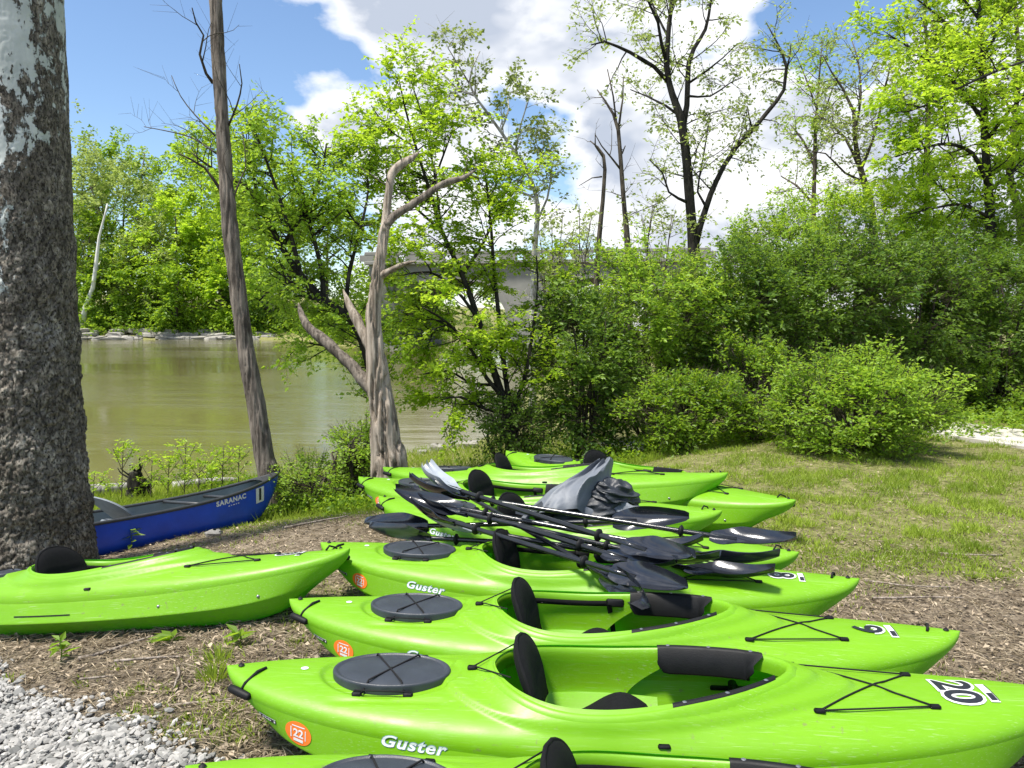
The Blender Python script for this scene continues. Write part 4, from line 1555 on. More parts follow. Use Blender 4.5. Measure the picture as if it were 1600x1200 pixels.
def grow(rng, limbs, spec):
    """limbs: [(pts, radii)]. returns secondary tubes and twig arrays"""
    tubes, tw0, tw1 = [], [], []
    for (pts, rad) in limbs:
        pts = np.asarray(pts)
        seg = np.linalg.norm(np.diff(pts, axis=0), axis=1)
        cum = np.concatenate([[0], np.cumsum(seg)])
        tot = cum[-1]
        ns = max(1, int(tot * spec['per_m']))
        f0 = spec.get('f0', 0.3)
        for f in np.sort(rng.random(ns)) * (1 - f0) + f0:
            k = min(np.searchsorted(cum, f * tot) - 1, len(pts) - 2)
            k = max(k, 0)
            a = (f * tot - cum[k]) / (seg[k] + 1e-9)
            p = pts[k] * (1 - a) + pts[k + 1] * a
            r = rad[k] * (1 - a) + rad[k + 1] * a
            tan = unit(pts[k + 1] - pts[k])
            rnd = rng.normal(0, 1, 3)
            perp = rnd - tan * rnd.dot(tan)
            perp /= np.linalg.norm(perp)
            bias = np.array(spec.get('bias', (0, 0, 0)))
            d = tan * spec.get('fwd', 0.6) + perp * 0.9 + bias
            ln = spec['len'] * (0.5 + 0.8 * rng.random()) * (1.15 - 0.5 * f)
            br = wander(rng, p, d, ln, 5, 0.16, spec.get('trop', 0.04))
            r1 = min(r * 0.55, spec['r1'])
            tubes.append((br, np.linspace(r1, 0.3 * r1, 6)))
            nt_ = spec['twigs']
            for q in range(nt_):
                ff = 0.25 + 0.75 * (q + rng.random()) / nt_
                kk = min(int(ff * 5), 4)
                aa = ff * 5 - kk
                pp = br[kk] * (1 - aa) + br[kk + 1] * aa
                tt = unit(br[kk + 1] - br[kk])
                rn = rng.normal(0, 1, 3)
                pe = rn - tt * rn.dot(tt)
                pe = pe / np.linalg.norm(pe)
                pe[2] *= spec.get('flatz', 0.6)
                dd = unit(tt * 0.6 + pe * 0.85 + np.array([0, 0, spec.get('ttrop', 0.05)]))
                tl = spec['tlen'] * (0.6 + 0.8 * rng.random())
                tw0.append(pp)
                tw1.append(pp + dd * tl)
    return tubes, np.array(tw0), np.array(tw1)


def limb(pxs, d, dd=0.0):
    """[(px,py,widthpx)...] at distance d drifting by dd along its length -> points, radii"""
    n = len(pxs)
    pts = np.array([P(x, y, d + dd * (k / max(n - 1, 1)) ** 1.2) for k, (x, y, w) in enumerate(pxs)])
    rad = np.array([w * 0.40 * (d + dd * k / max(n - 1, 1)) / F for k, (x, y, w) in enumerate(pxs)])
    return pts, rad


def rough_disp(amp, sx, sz, seed, ridged=False):
    def f(ring, pts, rad):
        c = pts[:, None, :]
        o = ring - c
        q = ring * np.array([sx, sx, sz])
        nz = fbm(q, 4, seed)
        if ridged:
            nz = 0.6 - np.abs(nz) * 1.6
        k = 1 + amp * nz
        return c + o * k[..., None]
    return f


def tree(name, label, limbs_px, d, bark, spec=None, leaf=None, group=None, step=0.25, sides=9, seed=1, rough=0.12, cat='tree', extra_base=True, foliage_name='crown'):
    rng = np.random.default_rng(seed)
    L = []
    for k, item in enumerate(limbs_px):
        if isinstance(item, dict):
            pts, rad = limb(item['p'], d + item.get('d0', 0), item.get('dd', 0))
        else:
            pts, rad = limb(item, d, 0.0 if k == 0 else rng.uniform(-0.10, 0.10) * d * 0.3)
        L.append((pts, rad))
    if extra_base:                     # root the trunk in the ground
        pts, rad = L[0]
        g = gz(pts[0][0], pts[0][1])
        if pts[0][2] > g - 0.05:
            b0 = pts[0].copy()
            b0[2] = g - 0.15
            rr = rad[0] * 1.25
            if pts[0][2] - b0[2] > 0.2:
                L[0] = (np.vstack([b0, pts]), np.concatenate([[rr], rad]))
            else:
                pts = pts.copy()
                pts[0][2] = g - 0.15
                L[0] = (pts, rad)
    root = empty(name, (L[0][0][0][0], L[0][0][0][1], gz(L[0][0][0][0], L[0][0][0][1])))
    off = np.array(root.location)
    tag(root, label, cat, group)
    sm_limbs = []
    for k, (pts, rad) in enumerate(L):
        pts, rad = resample(pts, rad, step)
        sm_limbs.append((pts, rad))
        MB().tube(pts - off, np.maximum(rad, 0.004), sides, True, rough_disp(rough, 3.0 / max(rad.max(), 0.02) * 0.3, 0.5 / max(rad.max(), 0.02) * 0.3, seed + k)).build('trunk' if k == 0 else 'limb', bark, root)
    if spec:
        use = sm_limbs[spec.get('skip', 0):]
        tubes, t0, t1 = grow(rng, use, spec)
        tw = MB()
        for (br, rr) in tubes:
            tw.tube(br - off, rr, 4, False)
        V, q = twig_prisms(t0 - off, t1 - off, np.full(len(t0), spec.get('tr', 0.006)), np.full(len(t0), spec.get('tr', 0.006) * 0.4))
        tw.add(V, None, q)
        tw.build('branches', bark, root)['kind'] = 'stuff'
        if leaf:
            keep = rng.random(len(t0)) < leaf.get('keep', 1.0)
            a, b = t0[keep] - off, t1[keep] - off
            ln = np.linalg.norm(b - a, axis=1)
            ct = 0.5 + 0.5 * fbm((a + off) * (0.8 / max(spec['len'], 0.5)), 2, seed) + rng.normal(0, 0.12, len(a))
            r = spray(rng, a, b - a, ln * 1.12, leaf['k'], leaf['l'], leaf.get('w', 0.62), leaf.get('droop', 0.3), leaf.get('flat', 0.7), ct)
            leaves_mesh(foliage_name, *r, leaf['m'], root)
    return root


# ---- the big sycamore at the left edge
def sycamore_tree():
    base = P(57, 872, 5.8)
    base[2] = gz(base[0], base[1])
    root = empty('sycamore_tree', base)
    tag(root, 'thick sycamore trunk with dark flaking bark and white patches at the left edge', 'tree')
    hs = np.concatenate([np.linspace(-0.3, 4.6, 460), np.linspace(4.65, 6.6, 20)])
    na = 300
    a = np.linspace(0, 2 * np.pi, na, endpoint=False)
    Hh, A = np.meshgrid(hs, a, indexing='ij')
    r = np.interp(Hh, [-0.3, 0.0, 0.25, 0.7, 1.6, 2.7, 4.2, 11], [0.52, 0.44, 0.40, 0.376, 0.36, 0.36, 0.366, 0.36])
    r = r * (1 + 0.05 * np.sin(3 * A + 0.6) * np.exp(-Hh.clip(0) / 0.5))
    q = np.stack([np.cos(A) * 0.36, np.sin(A) * 0.36, Hh], -1)
    rough = sm(3.9, 1.2, Hh)
    r = r + 0.016 * fbm(q * np.array([5, 5, 4.0]), 3, 3) * (0.3 + rough)
    # horizontal wrinkles low on the trunk
    wr = fbm(q * np.array([2.2, 2.2, 9.0]), 3, 21)
    r = r + 0.020 * sm(1.25, 0.5, Hh) * wr
    pl = np.abs(fbm(q * np.array([22, 22, 15.0]), 2, 12))
    r = r - 0.014 * sm(0.24, 0.0, pl) * (0.2 + rough) + 0.007 * fbm(q * np.array([48, 48, 40.0]), 2, 5) * (0.15 + rough)
    x = r * np.cos(A) + 0.02 * Hh * 0.1
    G = np.stack([x, r * np.sin(A), Hh], -1)
    MB().grid(G, closed_v=True).build('trunk', M['sycamore'], root)
    rng = np.random.default_rng(5)
    limbs = []
    for k, (h, az, ln, rr) in enumerate(((6.3, 2.6, 2.4, 0.20), (6.4, 4.3, 2.2, 0.18), (6.5, 3.4, 2.6, 0.22))):
        p = wander(rng, np.array([0, 0, h]), np.array([math.cos(az), math.sin(az), 1.6]), ln, 8, 0.12, 0.05)
        rad = np.linspace(rr, 0.03, 9)
        limbs.append((p, rad))
        MB().tube(p, rad, 9).build('limb', M['sycamore'], root)
    tubes, t0, t1 = grow(rng, limbs, dict(per_m=1.6, len=1.5, r1=0.03, twigs=6, tlen=0.5))
    tw = MB()
    for br, rr in tubes:
        tw.tube(br, rr, 4, False)
    tw.build('branches', M['bark_pale'], root)['kind'] = 'stuff'


sycamore_tree()

# ---- leaning grey trunk behind the canoe
lean = [(427, 775, 50), (421, 745, 44), (412, 708, 38), (398, 620, 35), (383, 540, 32.5), (370, 440, 31), (360, 360, 30), (352, 260, 27), (346, 170, 25), (340, 70, 25), (336, -10, 24), (330, -120, 22), (322, -300, 17)]


def leaning_tree():
    d = 9.1
    root = empty('leaning_tree')
    pts, rad = limb(lean, d)
    pts[0][2] = min(pts[0][2], gz(pts[0][0], pts[0][1]) - 0.1)
    root.location = (pts[1][0], pts[1][1], gz(pts[1][0], pts[1][1]))
    off = np.array(root.location)
    tag(root, 'tall bare grey trunk leaning left behind the blue canoe', 'tree')
    pts, rad = resample(pts, rad, 0.035)

    def disp(ring, p, r):
        c = p[:, None, :]
        o = ring - c
        q = np.stack([ring[..., 0], ring[..., 1], ring[..., 2]], -1)
        f1 = np.abs(fbm(q * np.array([16, 16, 1.6]), 3, 8))
        f2 = fbm(q * np.array([40, 40, 7.0]), 2, 9)
        k = 1 - 0.16 * sm(0.3, 0.0, f1) + 0.05 * f2 + 0.05 * fbm(q * 3.0, 2, 4)
        return c + o * k[..., None]

    MB().tube(pts - off, rad, 56, True, disp).build('trunk', M['bark_lean'], root)
    rng = np.random.default_rng(3)
    limbs = []
    for pl in ([(333, 130, 7), (322, 115, 5.5), (312, 85, 4.5), (318, 55, 3.5), (306, 35, 3), (300, 12, 2)],
               [(347, 300, 7), (320, 262, 5), (300, 250, 4), (280, 240, 3)],
               [(338, 240, 4), (300, 215, 2.6), (262, 205, 2.0), (225, 198, 1.4)],
               [(336, 212, 4), (305, 180, 2.6), (282, 150, 1.8), (268, 118, 1.3)],
               [(355, 200, 5), (370, 165, 3.5), (378, 130, 2.5), (374, 100, 1.6)],
               [(357, 330, 5), (372, 290, 3.5), (384, 262, 2.5), (380, 215, 1.6)]):
        p, r = limb(pl, d, rng.uniform(-0.5, 0.5))
        p, r = resample(p, r, 0.12)
        limbs.append((p, r))
        MB().tube(p - off, r, 7).build('limb', M['bark_brown'], root)
    tubes, t0, t1 = grow(rng, limbs, dict(per_m=4.5, f0=0.15, len=0.55, r1=0.008, twigs=4, tlen=0.25, fwd=1.0, tr=0.002))
    tw = MB()
    for br, rr in tubes:
        tw.tube(br - off, rr, 4, False)
    V, q = twig_prisms(t0 - off, t1 - off, np.full(len(t0), 0.002), np.full(len(t0), 0.001))
    tw.add(V, None, q)
    tw.build('branches', M['bark_brown'], root)['kind'] = 'stuff'


leaning_tree()


# ---- dead split tree in the middle
def dead_tree():
    d = 8.7
    root = empty('dead_tree')
    tag(root, 'dead barkless tree with a split weathered trunk and one crooked bare limb', 'tree')
    main = [(612, 745, 84), (609, 725, 72), (603, 690, 60), (597, 640, 51), (591, 590, 44), (586, 545, 37), (583, 510, 31), (584, 480, 28), (589, 440, 26), (595, 400, 23), (600, 365, 21), (606, 345, 18)]
    pts, rad = limb(main, d)
    root.location = (pts[0][0], pts[0][1], gz(pts[0][0], pts[0][1]))
    off = np.array(root.location)
    pts[0][2] = off[2] - 0.12
    pts, rad = resample(pts, rad, 0.03)

    def disp(ring, p, r):
        c = p[:, None, :]
        o = ring - c
        f1 = np.abs(fbm(np.stack([ring[..., 0] * 13, ring[..., 1] * 13, ring[..., 2] * 0.9 + ring[..., 0] * 1.5], -1), 3, 15))
        f2 = fbm(ring * np.array([36, 36, 4.0]), 2, 9)
        k = 1 - 0.34 * sm(0.20, 0.0, f1) + 0.05 * f2 + 0.08 * fbm(ring * 2.6, 2, 44)
        return c + o * k[..., None]

    MB().tube(pts - off, rad, 72, True, disp).build('trunk', M['bark_dead'], root)
    lim = [
        ([(603, 352, 17), (618, 336, 15), (640, 322, 14), (662, 308, 13), (682, 293, 12.5), (703, 283, 11.5), (722, 279, 9), (738, 269, 6), (745, 264, 1.5)], 0.2),
        ([(600, 362, 18), (604, 330, 16), (608, 293, 15), (612, 272, 16), (626, 258, 17), (643, 247, 12), (652, 240, 5), (656, 236, 1)], 0.3),
        ([(593, 432, 16), (608, 424, 11), (625, 415, 8.5), (641, 410, 6), (650, 408, 1.5)], -0.4),
        ([(581, 545, 22), (570, 527, 20), (557, 500, 19), (546, 478, 15), (540, 463, 8), (536, 452, 2)], 0.25),
        ([(586, 615, 26), (571, 598, 24), (550, 572, 23), (527, 551, 22), (505, 530, 19), (486, 515, 18), (476, 502, 17), (470, 486, 10), (466, 474, 2)], 0.5),
    ]
    allv = []
    for k, (pl, dd) in enumerate(lim):
        p, r = limb(pl, d, dd)
        p, r = resample(p, r, 0.05)
        allv.append((p, r))
        MB().tube(p - off, r, 26, True, rough_disp(0.24, 14, 4, 60 + k)).build('limb', M['bark_dead'] if k not in (0, 4) else M['bark_lean'], root)
    rng = np.random.default_rng(8)
    tubes, t0, t1 = grow(rng, allv[:3], dict(per_m=6, f0=0.25, len=0.5, r1=0.008, twigs=2, tlen=0.2, fwd=0.8))
    tw = MB()
    for br, rr in tubes:
        tw.tube(br - off, rr, 4, False)
    tw.build('branches', M['bark_brown'], root)['kind'] = 'stuff'


dead_tree()

# ---- leafy tree leaning out to the left behind the dead trunk
tree('leafy_tree', 'leafy tree leaning out over the river behind the dead trunk', [
    [(598, 690, 22), (585, 600, 20), (562, 520, 19), (540, 492, 18), (505, 468, 16), (470, 430, 14), (440, 385, 12), (405, 318, 10), (385, 292, 9), (358, 277, 7), (330, 262, 5), (298, 238, 3)],
    {'p': [(505, 468, 11), (502, 420, 9), (484, 350, 7), (470, 290, 5), (452, 250, 3)], 'dd': 0.5},
    {'p': [(470, 432, 10), (455, 370, 8), (430, 290, 6), (410, 235, 4), (395, 195, 2.5)], 'dd': -0.5},
    {'p': [(440, 385, 8), (470, 340, 7), (500, 280, 5), (510, 225, 3)], 'dd': 0.8},
    {'p': [(540, 492, 10), (545, 430, 8), (560, 370, 6), (575, 300, 4), (570, 250, 2.5)], 'dd': 0.7},
    {'p': [(520, 478, 9), (480, 462, 8), (455, 440, 6), (425, 452, 4), (405, 470, 3)], 'dd': -0.7},
    {'p': [(405, 318, 7), (390, 250, 5), (378, 205, 3)], 'dd': 0.6},
    {'p': [(540, 560, 8), (505, 540, 5), (470, 535, 3)], 'dd': -0.3},
], 10.3, M['bark_dark'], dict(per_m=11, f0=0.25, len=0.68, r1=0.011, twigs=9, tlen=0.22, trop=0.05, tr=0.003, flatz=0.5), dict(k=9, l=0.066, w=0.6, m=M['leaf_fresh'], droop=0.5), seed=21, step=0.12, sides=10)

# ---- bright layered sapling group in the middle
tree('maple_tree', 'many-stemmed bright green young maple at the water edge behind the kayaks', [
    [(802, 690, 22), (800, 655, 18), (786, 620, 15), (765, 560, 13), (748, 500, 11), (722, 430, 10), (690, 360, 8), (672, 300, 7), (650, 230, 5), (632, 165, 3.5), (622, 115, 2)],
    {'p': [(800, 650, 12), (790, 590, 10), (780, 500, 9), (772, 420, 7), (765, 330, 5), (758, 270, 3)], 'dd': 0.6},
    {'p': [(786, 622, 10), (760, 590, 9), (735, 545, 7), (700, 505, 5), (660, 480, 3)], 'dd': -0.9},
    {'p': [(765, 560, 8), (735, 530, 7), (690, 515, 5), (645, 535, 3), (615, 545, 2)], 'dd': -0.4},
    {'p': [(800, 640, 9), (820, 590, 8), (832, 520, 6), (840, 450, 4), (838, 400, 2.5)], 'dd': 0.6},
    {'p': [(748, 500, 7), (710, 450, 6), (670, 425, 4), (630, 430, 2.5)], 'dd': -0.6},
    {'p': [(722, 430, 7), (755, 380, 6), (780, 320, 4), (800, 280, 2.5)], 'dd': 0.7},
    {'p': [(690, 360, 6), (655, 330, 5), (625, 290, 4), (600, 250, 2.5), (575, 215, 2)], 'dd': 0.4},
    {'p': [(672, 300, 5), (690, 250, 4), (705, 210, 2.5)], 'dd': -0.5},
    {'p': [(650, 230, 4), (610, 205, 3), (580, 165, 2)], 'dd': -0.4},
    {'p': [(795, 645, 7), (760, 640, 6), (720, 620, 4), (690, 625, 2.5)], 'dd': -0.8},
    {'p': [(780, 600, 7), (740, 600, 5), (700, 580, 4), (660, 585, 2.5)], 'dd': 0.5},
    {'p': [(690, 365, 5), (680, 280, 4), (665, 200, 3), (640, 120, 1.6)], 'dd': 0.3},
], 11.2, M['bark_dark'], dict(per_m=8.0, f0=0.13, len=0.85, r1=0.011, twigs=9, tlen=0.27, trop=-0.01, ttrop=-0.02, tr=0.003, flatz=0.25), dict(k=12, l=0.068, w=0.7, m=M['leaf_bright'], droop=0.25, flat=1.3), seed=22, step=0.15, sides=8)

# ---- tall trees
tree('cottonwood_tree', 'tall pale bent tree with sparse small leaves rising above the bridge', [
    [(833, 500, 13), (834, 430, 12), (836, 380, 11), (840, 320, 9), (826, 272, 7.5), (805, 238, 6.5), (782, 205, 6), (758, 172, 5), (742, 150, 4.5), (733, 130, 4), (738, 105, 3), (750, 80, 2)],
    {'p': [(742, 150, 3.5), (715, 140, 3), (695, 118, 2.5), (672, 102, 1.6), (655, 98, 1.2)], 'dd': 0.8},
    {'p': [(733, 130, 3), (712, 95, 2.5), (700, 75, 1.8), (712, 55, 1.2)], 'dd': -0.8},
    {'p': [(750, 160, 3), (720, 165, 2.4), (690, 162, 1.5)], 'dd': -0.6},
    {'p': [(782, 205, 4), (795, 170, 3), (790, 130, 1.6)], 'dd': 0.8},
    {'p': [(805, 238, 4), (815, 190, 3), (828, 150, 1.6)], 'dd': -0.8},
    {'p': [(838, 310, 5), (800, 295, 4), (775, 285, 2)], 'dd': 0.8},
    {'p': [(836, 350, 6), (855, 310, 4), (862, 260, 3), (855, 215, 2)], 'dd': 0.8},
    {'p': [(828, 276, 4), (850, 250, 3), (866, 235, 2)], 'dd': -0.8},
], 22, M['bark_pale'], dict(per_m=3.6, f0=0.2, len=1.15, r1=0.018, twigs=7, tlen=0.45, trop=0.05, tr=0.005), dict(k=7, l=0.12, w=0.75, m=M['leaf_olive'], droop=0.5, keep=0.75), seed=23, step=0.4)

tree('walnut_tree', 'tall dark forked tree with thin new leaves and one long bare limb to the right', [
    [(1086, 412, 27), (1082, 375, 21), (1078, 315, 19), (1072, 240, 17), (1063, 182, 16), (1050, 147, 13), (1042, 105, 11), (1045, 42, 9), (1050, 0, 8), (1053, -80, 5), (1058, -170, 3)],
    {'p': [(1066, 200, 13), (1073, 165, 11), (1076, 98, 9), (1084, 76, 8), (1102, 46, 6.5), (1111, 0, 5), (1120, -70, 3)], 'dd': 1.0},
    {'p': [(1043, 126, 9), (1022, 104, 8), (1005, 94, 7.5), (985, 82, 6.5), (966, 73, 5.5), (945, 65, 4), (924, 70, 2.5)], 'dd': -1.0},
    {'p': [(1040, 92, 7), (1034, 70, 6.5), (1028, 35, 5.5), (1012, 0, 4.5), (1000, -60, 2.5)], 'dd': -0.8},
    {'p': [(1086, 385, 16), (1094, 352, 13), (1101, 332, 12), (1110, 304, 10.5), (1131, 259, 9.5), (1150, 230, 9), (1173, 206, 8), (1200, 174, 8), (1225, 140, 6.5), (1229, 105, 6), (1222, 82, 4.5), (1214, 66, 3.5), (1197, 35, 2)], 'dd': 0.8},
    {'p': [(1229, 108, 3.5), (1234, 88, 3), (1236, 68, 1.6)]},
    {'p': [(1176, 204, 4), (1171, 185, 3), (1168, 168, 2)]},
    {'p': [(1078, 318, 7), (1060, 310, 5), (1045, 300, 4), (1035, 270, 3), (1015, 250, 2)], 'dd': -0.8},
    {'p': [(1104, 325, 6), (1090, 300, 4), (1098, 250, 3), (1108, 190, 2)], 'dd': 0.8},
    {'p': [(1063, 182, 6), (1040, 165, 4.5), (1010, 150, 3), (985, 140, 2)], 'dd': 0.8},
    {'p': [(1076, 130, 5), (1105, 110, 4), (1130, 90, 2.6), (1150, 70, 1.6)], 'dd': -0.9},
    {'p': [(1045, 60, 5), (1025, 20, 4), (1010, -20, 2)], 'dd': 0.9},
    {'p': [(1074, 150, 5), (1110, 150, 3.5), (1140, 130, 2.4), (1160, 120, 1.6)], 'dd': 0.9},
], 19, M['bark_dark'], dict(per_m=2.8, f0=0.2, len=1.25, r1=0.018, twigs=8, tlen=0.45, trop=0.02, tr=0.005), dict(k=8, l=0.105, w=0.5, m=M['leaf_pale'], droop=0.6, keep=0.85), seed=24, step=0.3)

tree('bare_tree', 'slim dark bare stem with a short forked top, left of the tall forked tree', [
    [(932, 440, 11), (934, 400, 10), (939, 340, 9), (942, 315, 8), (945, 265, 7.5), (943, 243, 6), (934, 230, 4), (922, 220, 2)],
    [(942, 245, 4), (930, 228, 3), (930, 208, 1.6)],
    [(940, 276, 3), (925, 278, 2), (905, 290, 1.2)],
], 16.5, M['bark_brown'], dict(per_m=1.0, f0=0.5, len=0.4, r1=0.01, twigs=2, tlen=0.25, tr=0.004), None, seed=25, step=0.3)
tree('bare_tree', 'slim mossy stem with several upright broken prongs, between the bare stem and tall forked tree', [
    [(984, 440, 14), (982, 400, 12), (976, 330, 10), (972, 280, 9), (969, 240, 8), (966, 203, 7), (958, 178, 5.5), (945, 157, 4), (933, 140, 2)],
    [(966, 205, 5), (970, 175, 4), (973, 155, 3.2), (974, 120, 2)],
    [(963, 190, 4), (958, 150, 3.2), (949, 108, 1.8)],
    [(970, 265, 4.5), (955, 246, 3.5), (940, 228, 2.5), (930, 210, 1.5)],
    [(972, 240, 3), (977, 228, 2)],
], 17.5, M['bark_brown'], dict(per_m=1.6, f0=0.3, len=0.6, r1=0.012, twigs=3, tlen=0.3, tr=0.004), dict(k=4, l=0.08, w=0.6, m=M['leaf_olive'], keep=0.35), seed=26, step=0.3)

# right-hand trees
SPR = dict(per_m=3.6, f0=0.22, len=1.35, r1=0.022, twigs=8, tlen=0.5, trop=0.0, ttrop=-0.02, tr=0.005, flatz=0.3)
tree('locust_tree', 'open-crowned tree with a pale double trunk just right of the long bare limb', [
    [(1366, 420, 18), (1364, 343, 15), (1355, 300, 13), (1343, 258, 11), (1336, 215, 8), (1334, 175, 6), (1318, 140, 4.5), (1299, 112, 3), (1285, 85, 2)],
    {'p': [(1340, 255, 7), (1320, 215, 5), (1295, 190, 4), (1270, 175, 2)], 'dd': 1},
    {'p': [(1345, 265, 7), (1365, 215, 5), (1380, 150, 4), (1392, 100, 2)], 'dd': -1},
    {'p': [(1336, 210, 5), (1345, 150, 4), (1340, 90, 3), (1330, 60, 1.6)], 'dd': 1},
    {'p': [(1350, 285, 6), (1320, 270, 4), (1290, 240, 2.6), (1262, 235, 2)], 'dd': -1},
], 23, M['bark_brown'], dict(per_m=4.0, f0=0.15, len=1.2, r1=0.016, twigs=8, tlen=0.5, tr=0.005, flatz=0.5), dict(k=7, l=0.10, w=0.6, m=M['leaf_pale'], keep=0.72), seed=31, step=0.4)
tree('locust_tree', 'smaller thin-leaved tree with a straight stem beneath the tip of the long bare limb', [
    [(1270, 400, 11), (1271, 330, 9), (1273, 260, 8), (1274, 203, 6), (1278, 150, 4), (1282, 95, 2.5), (1285, 65, 1.6)],
    {'p': [(1273, 260, 5), (1255, 220, 4), (1235, 195, 2)], 'dd': 0.8},
    {'p': [(1274, 210, 4), (1290, 170, 3), (1305, 125, 2)], 'dd': -0.8},
    {'p': [(1271, 320, 5), (1245, 290, 4), (1220, 275, 2)], 'dd': 0.8},
    {'p': [(1276, 170, 3.5), (1262, 130, 3), (1250, 100, 2)], 'dd': 0.8},
], 25, M['bark_brown'], dict(per_m=4.2, f0=0.15, len=1.1, r1=0.016, twigs=8, tlen=0.45, tr=0.005, flatz=0.5), dict(k=7, l=0.11, w=0.6, m=M['leaf_fresh'], keep=0.7), seed=32, step=0.4)
tree('ash_tree', 'straight slender trunk rising through the bright maple leaves at upper right', [
    [(1448, 420, 13), (1448, 350, 11), (1449, 260, 10), (1450, 180, 8.5), (1450, 105, 7), (1446, 40, 5), (1442, -40, 3)],
    {'p': [(1449, 240, 5), (1425, 190, 4), (1408, 140, 2)], 'dd': 1},
    {'p': [(1450, 180, 5), (1475, 130, 4), (1490, 70, 2)], 'dd': -1},
    {'p': [(1449, 110, 4), (1430, 60, 3), (1420, 10, 2)], 'dd': 1},
    {'p': [(1448, 300, 5), (1475, 265, 4), (1500, 245, 2)], 'dd': 1},
], 23, M['bark_brown'], SPR, dict(k=7, l=0.11, w=0.65, m=M['leaf_pale'], keep=0.7), seed=33, step=0.4)
tree('maple_tree', 'large bright maple spreading layered leaf sprays at the upper right corner', [
    [(1547, 440, 22), (1549, 378, 19), (1545, 300, 16), (1540, 230, 14), (1538, 170, 12), (1536, 100, 10), (1530, 20, 8), (1522, -70, 5), (1515, -150, 3)],
    {'p': [(1544, 290, 9), (1520, 240, 8), (1480, 225, 6), (1440, 232, 4), (1400, 245, 2.5)], 'dd': -2},
    {'p': [(1540, 200, 8), (1510, 150, 7), (1470, 110, 5), (1430, 80, 4), (1390, 55, 2.5)], 'dd': -1.5},
    {'p': [(1538, 120, 8), (1500, 60, 6), (1460, 20, 4), (1420, -10, 2.5)], 'dd': 1.5},
    {'p': [(1540, 220, 8), (1580, 170, 6), (1620, 130, 4)], 'dd': -1},
    {'p': [(1545, 300, 8), (1590, 262, 6), (1640, 235, 4)], 'dd': 1},
    {'p': [(1536, 90, 7), (1570, 30, 5), (1600, -30, 3)], 'dd': 1},
    {'p': [(1600, 96, 5), (1560, 110, 5), (1510, 132, 4.5), (1460, 160, 4), (1420, 174, 3), (1400, 176, 2)], 'd0': -1.5, 'dd': -0.5},
    {'p': [(1546, 340, 7), (1505, 320, 6), (1460, 325, 4), (1420, 335, 2)], 'dd': -1.5},
    {'p': [(1530, 30, 6), (1490, -20, 4), (1450, -60, 2)], 'dd': 1},
], 16.5, M['bark_dark'], dict(per_m=5.6, f0=0.12, len=1.15, r1=0.016, twigs=10, tlen=0.36, trop=-0.01, ttrop=-0.03, tr=0.004, flatz=0.22), dict(k=10, l=0.095, w=0.72, m=M['leaf_bright'], droop=0.25, flat=1.4), seed=34, step=0.3)
tree('maple_tree', 'crooked-trunked maple cut off by the right edge beside the spreading maple', [
    [(1600, 420, 16), (1593, 336, 14), (1580, 290, 13), (1577, 262, 12), (1584, 200, 10), (1592, 120, 9), (1590, 60, 7), (1585, -20, 5)],
    {'p': [(1593, 340, 8), (1625, 300, 6), (1660, 260, 3)], 'dd': 1},
    {'p': [(1580, 270, 7), (1555, 245, 5), (1530, 240, 3)], 'dd': -1},
    {'p': [(1590, 130, 7), (1620, 80, 5), (1650, 40, 3)], 'dd': 1},
    {'p': [(1586, 180, 6), (1560, 140, 4), (1550, 90, 2)], 'dd': 1},
], 19, M['bark_brown'], dict(per_m=5.0, f0=0.15, len=1.1, r1=0.016, twigs=10, tlen=0.4, trop=-0.01, tr=0.004, flatz=0.3), dict(k=9, l=0.10, w=0.72, m=M['leaf_bright'], droop=0.25, flat=1.2), seed=35, step=0.3)

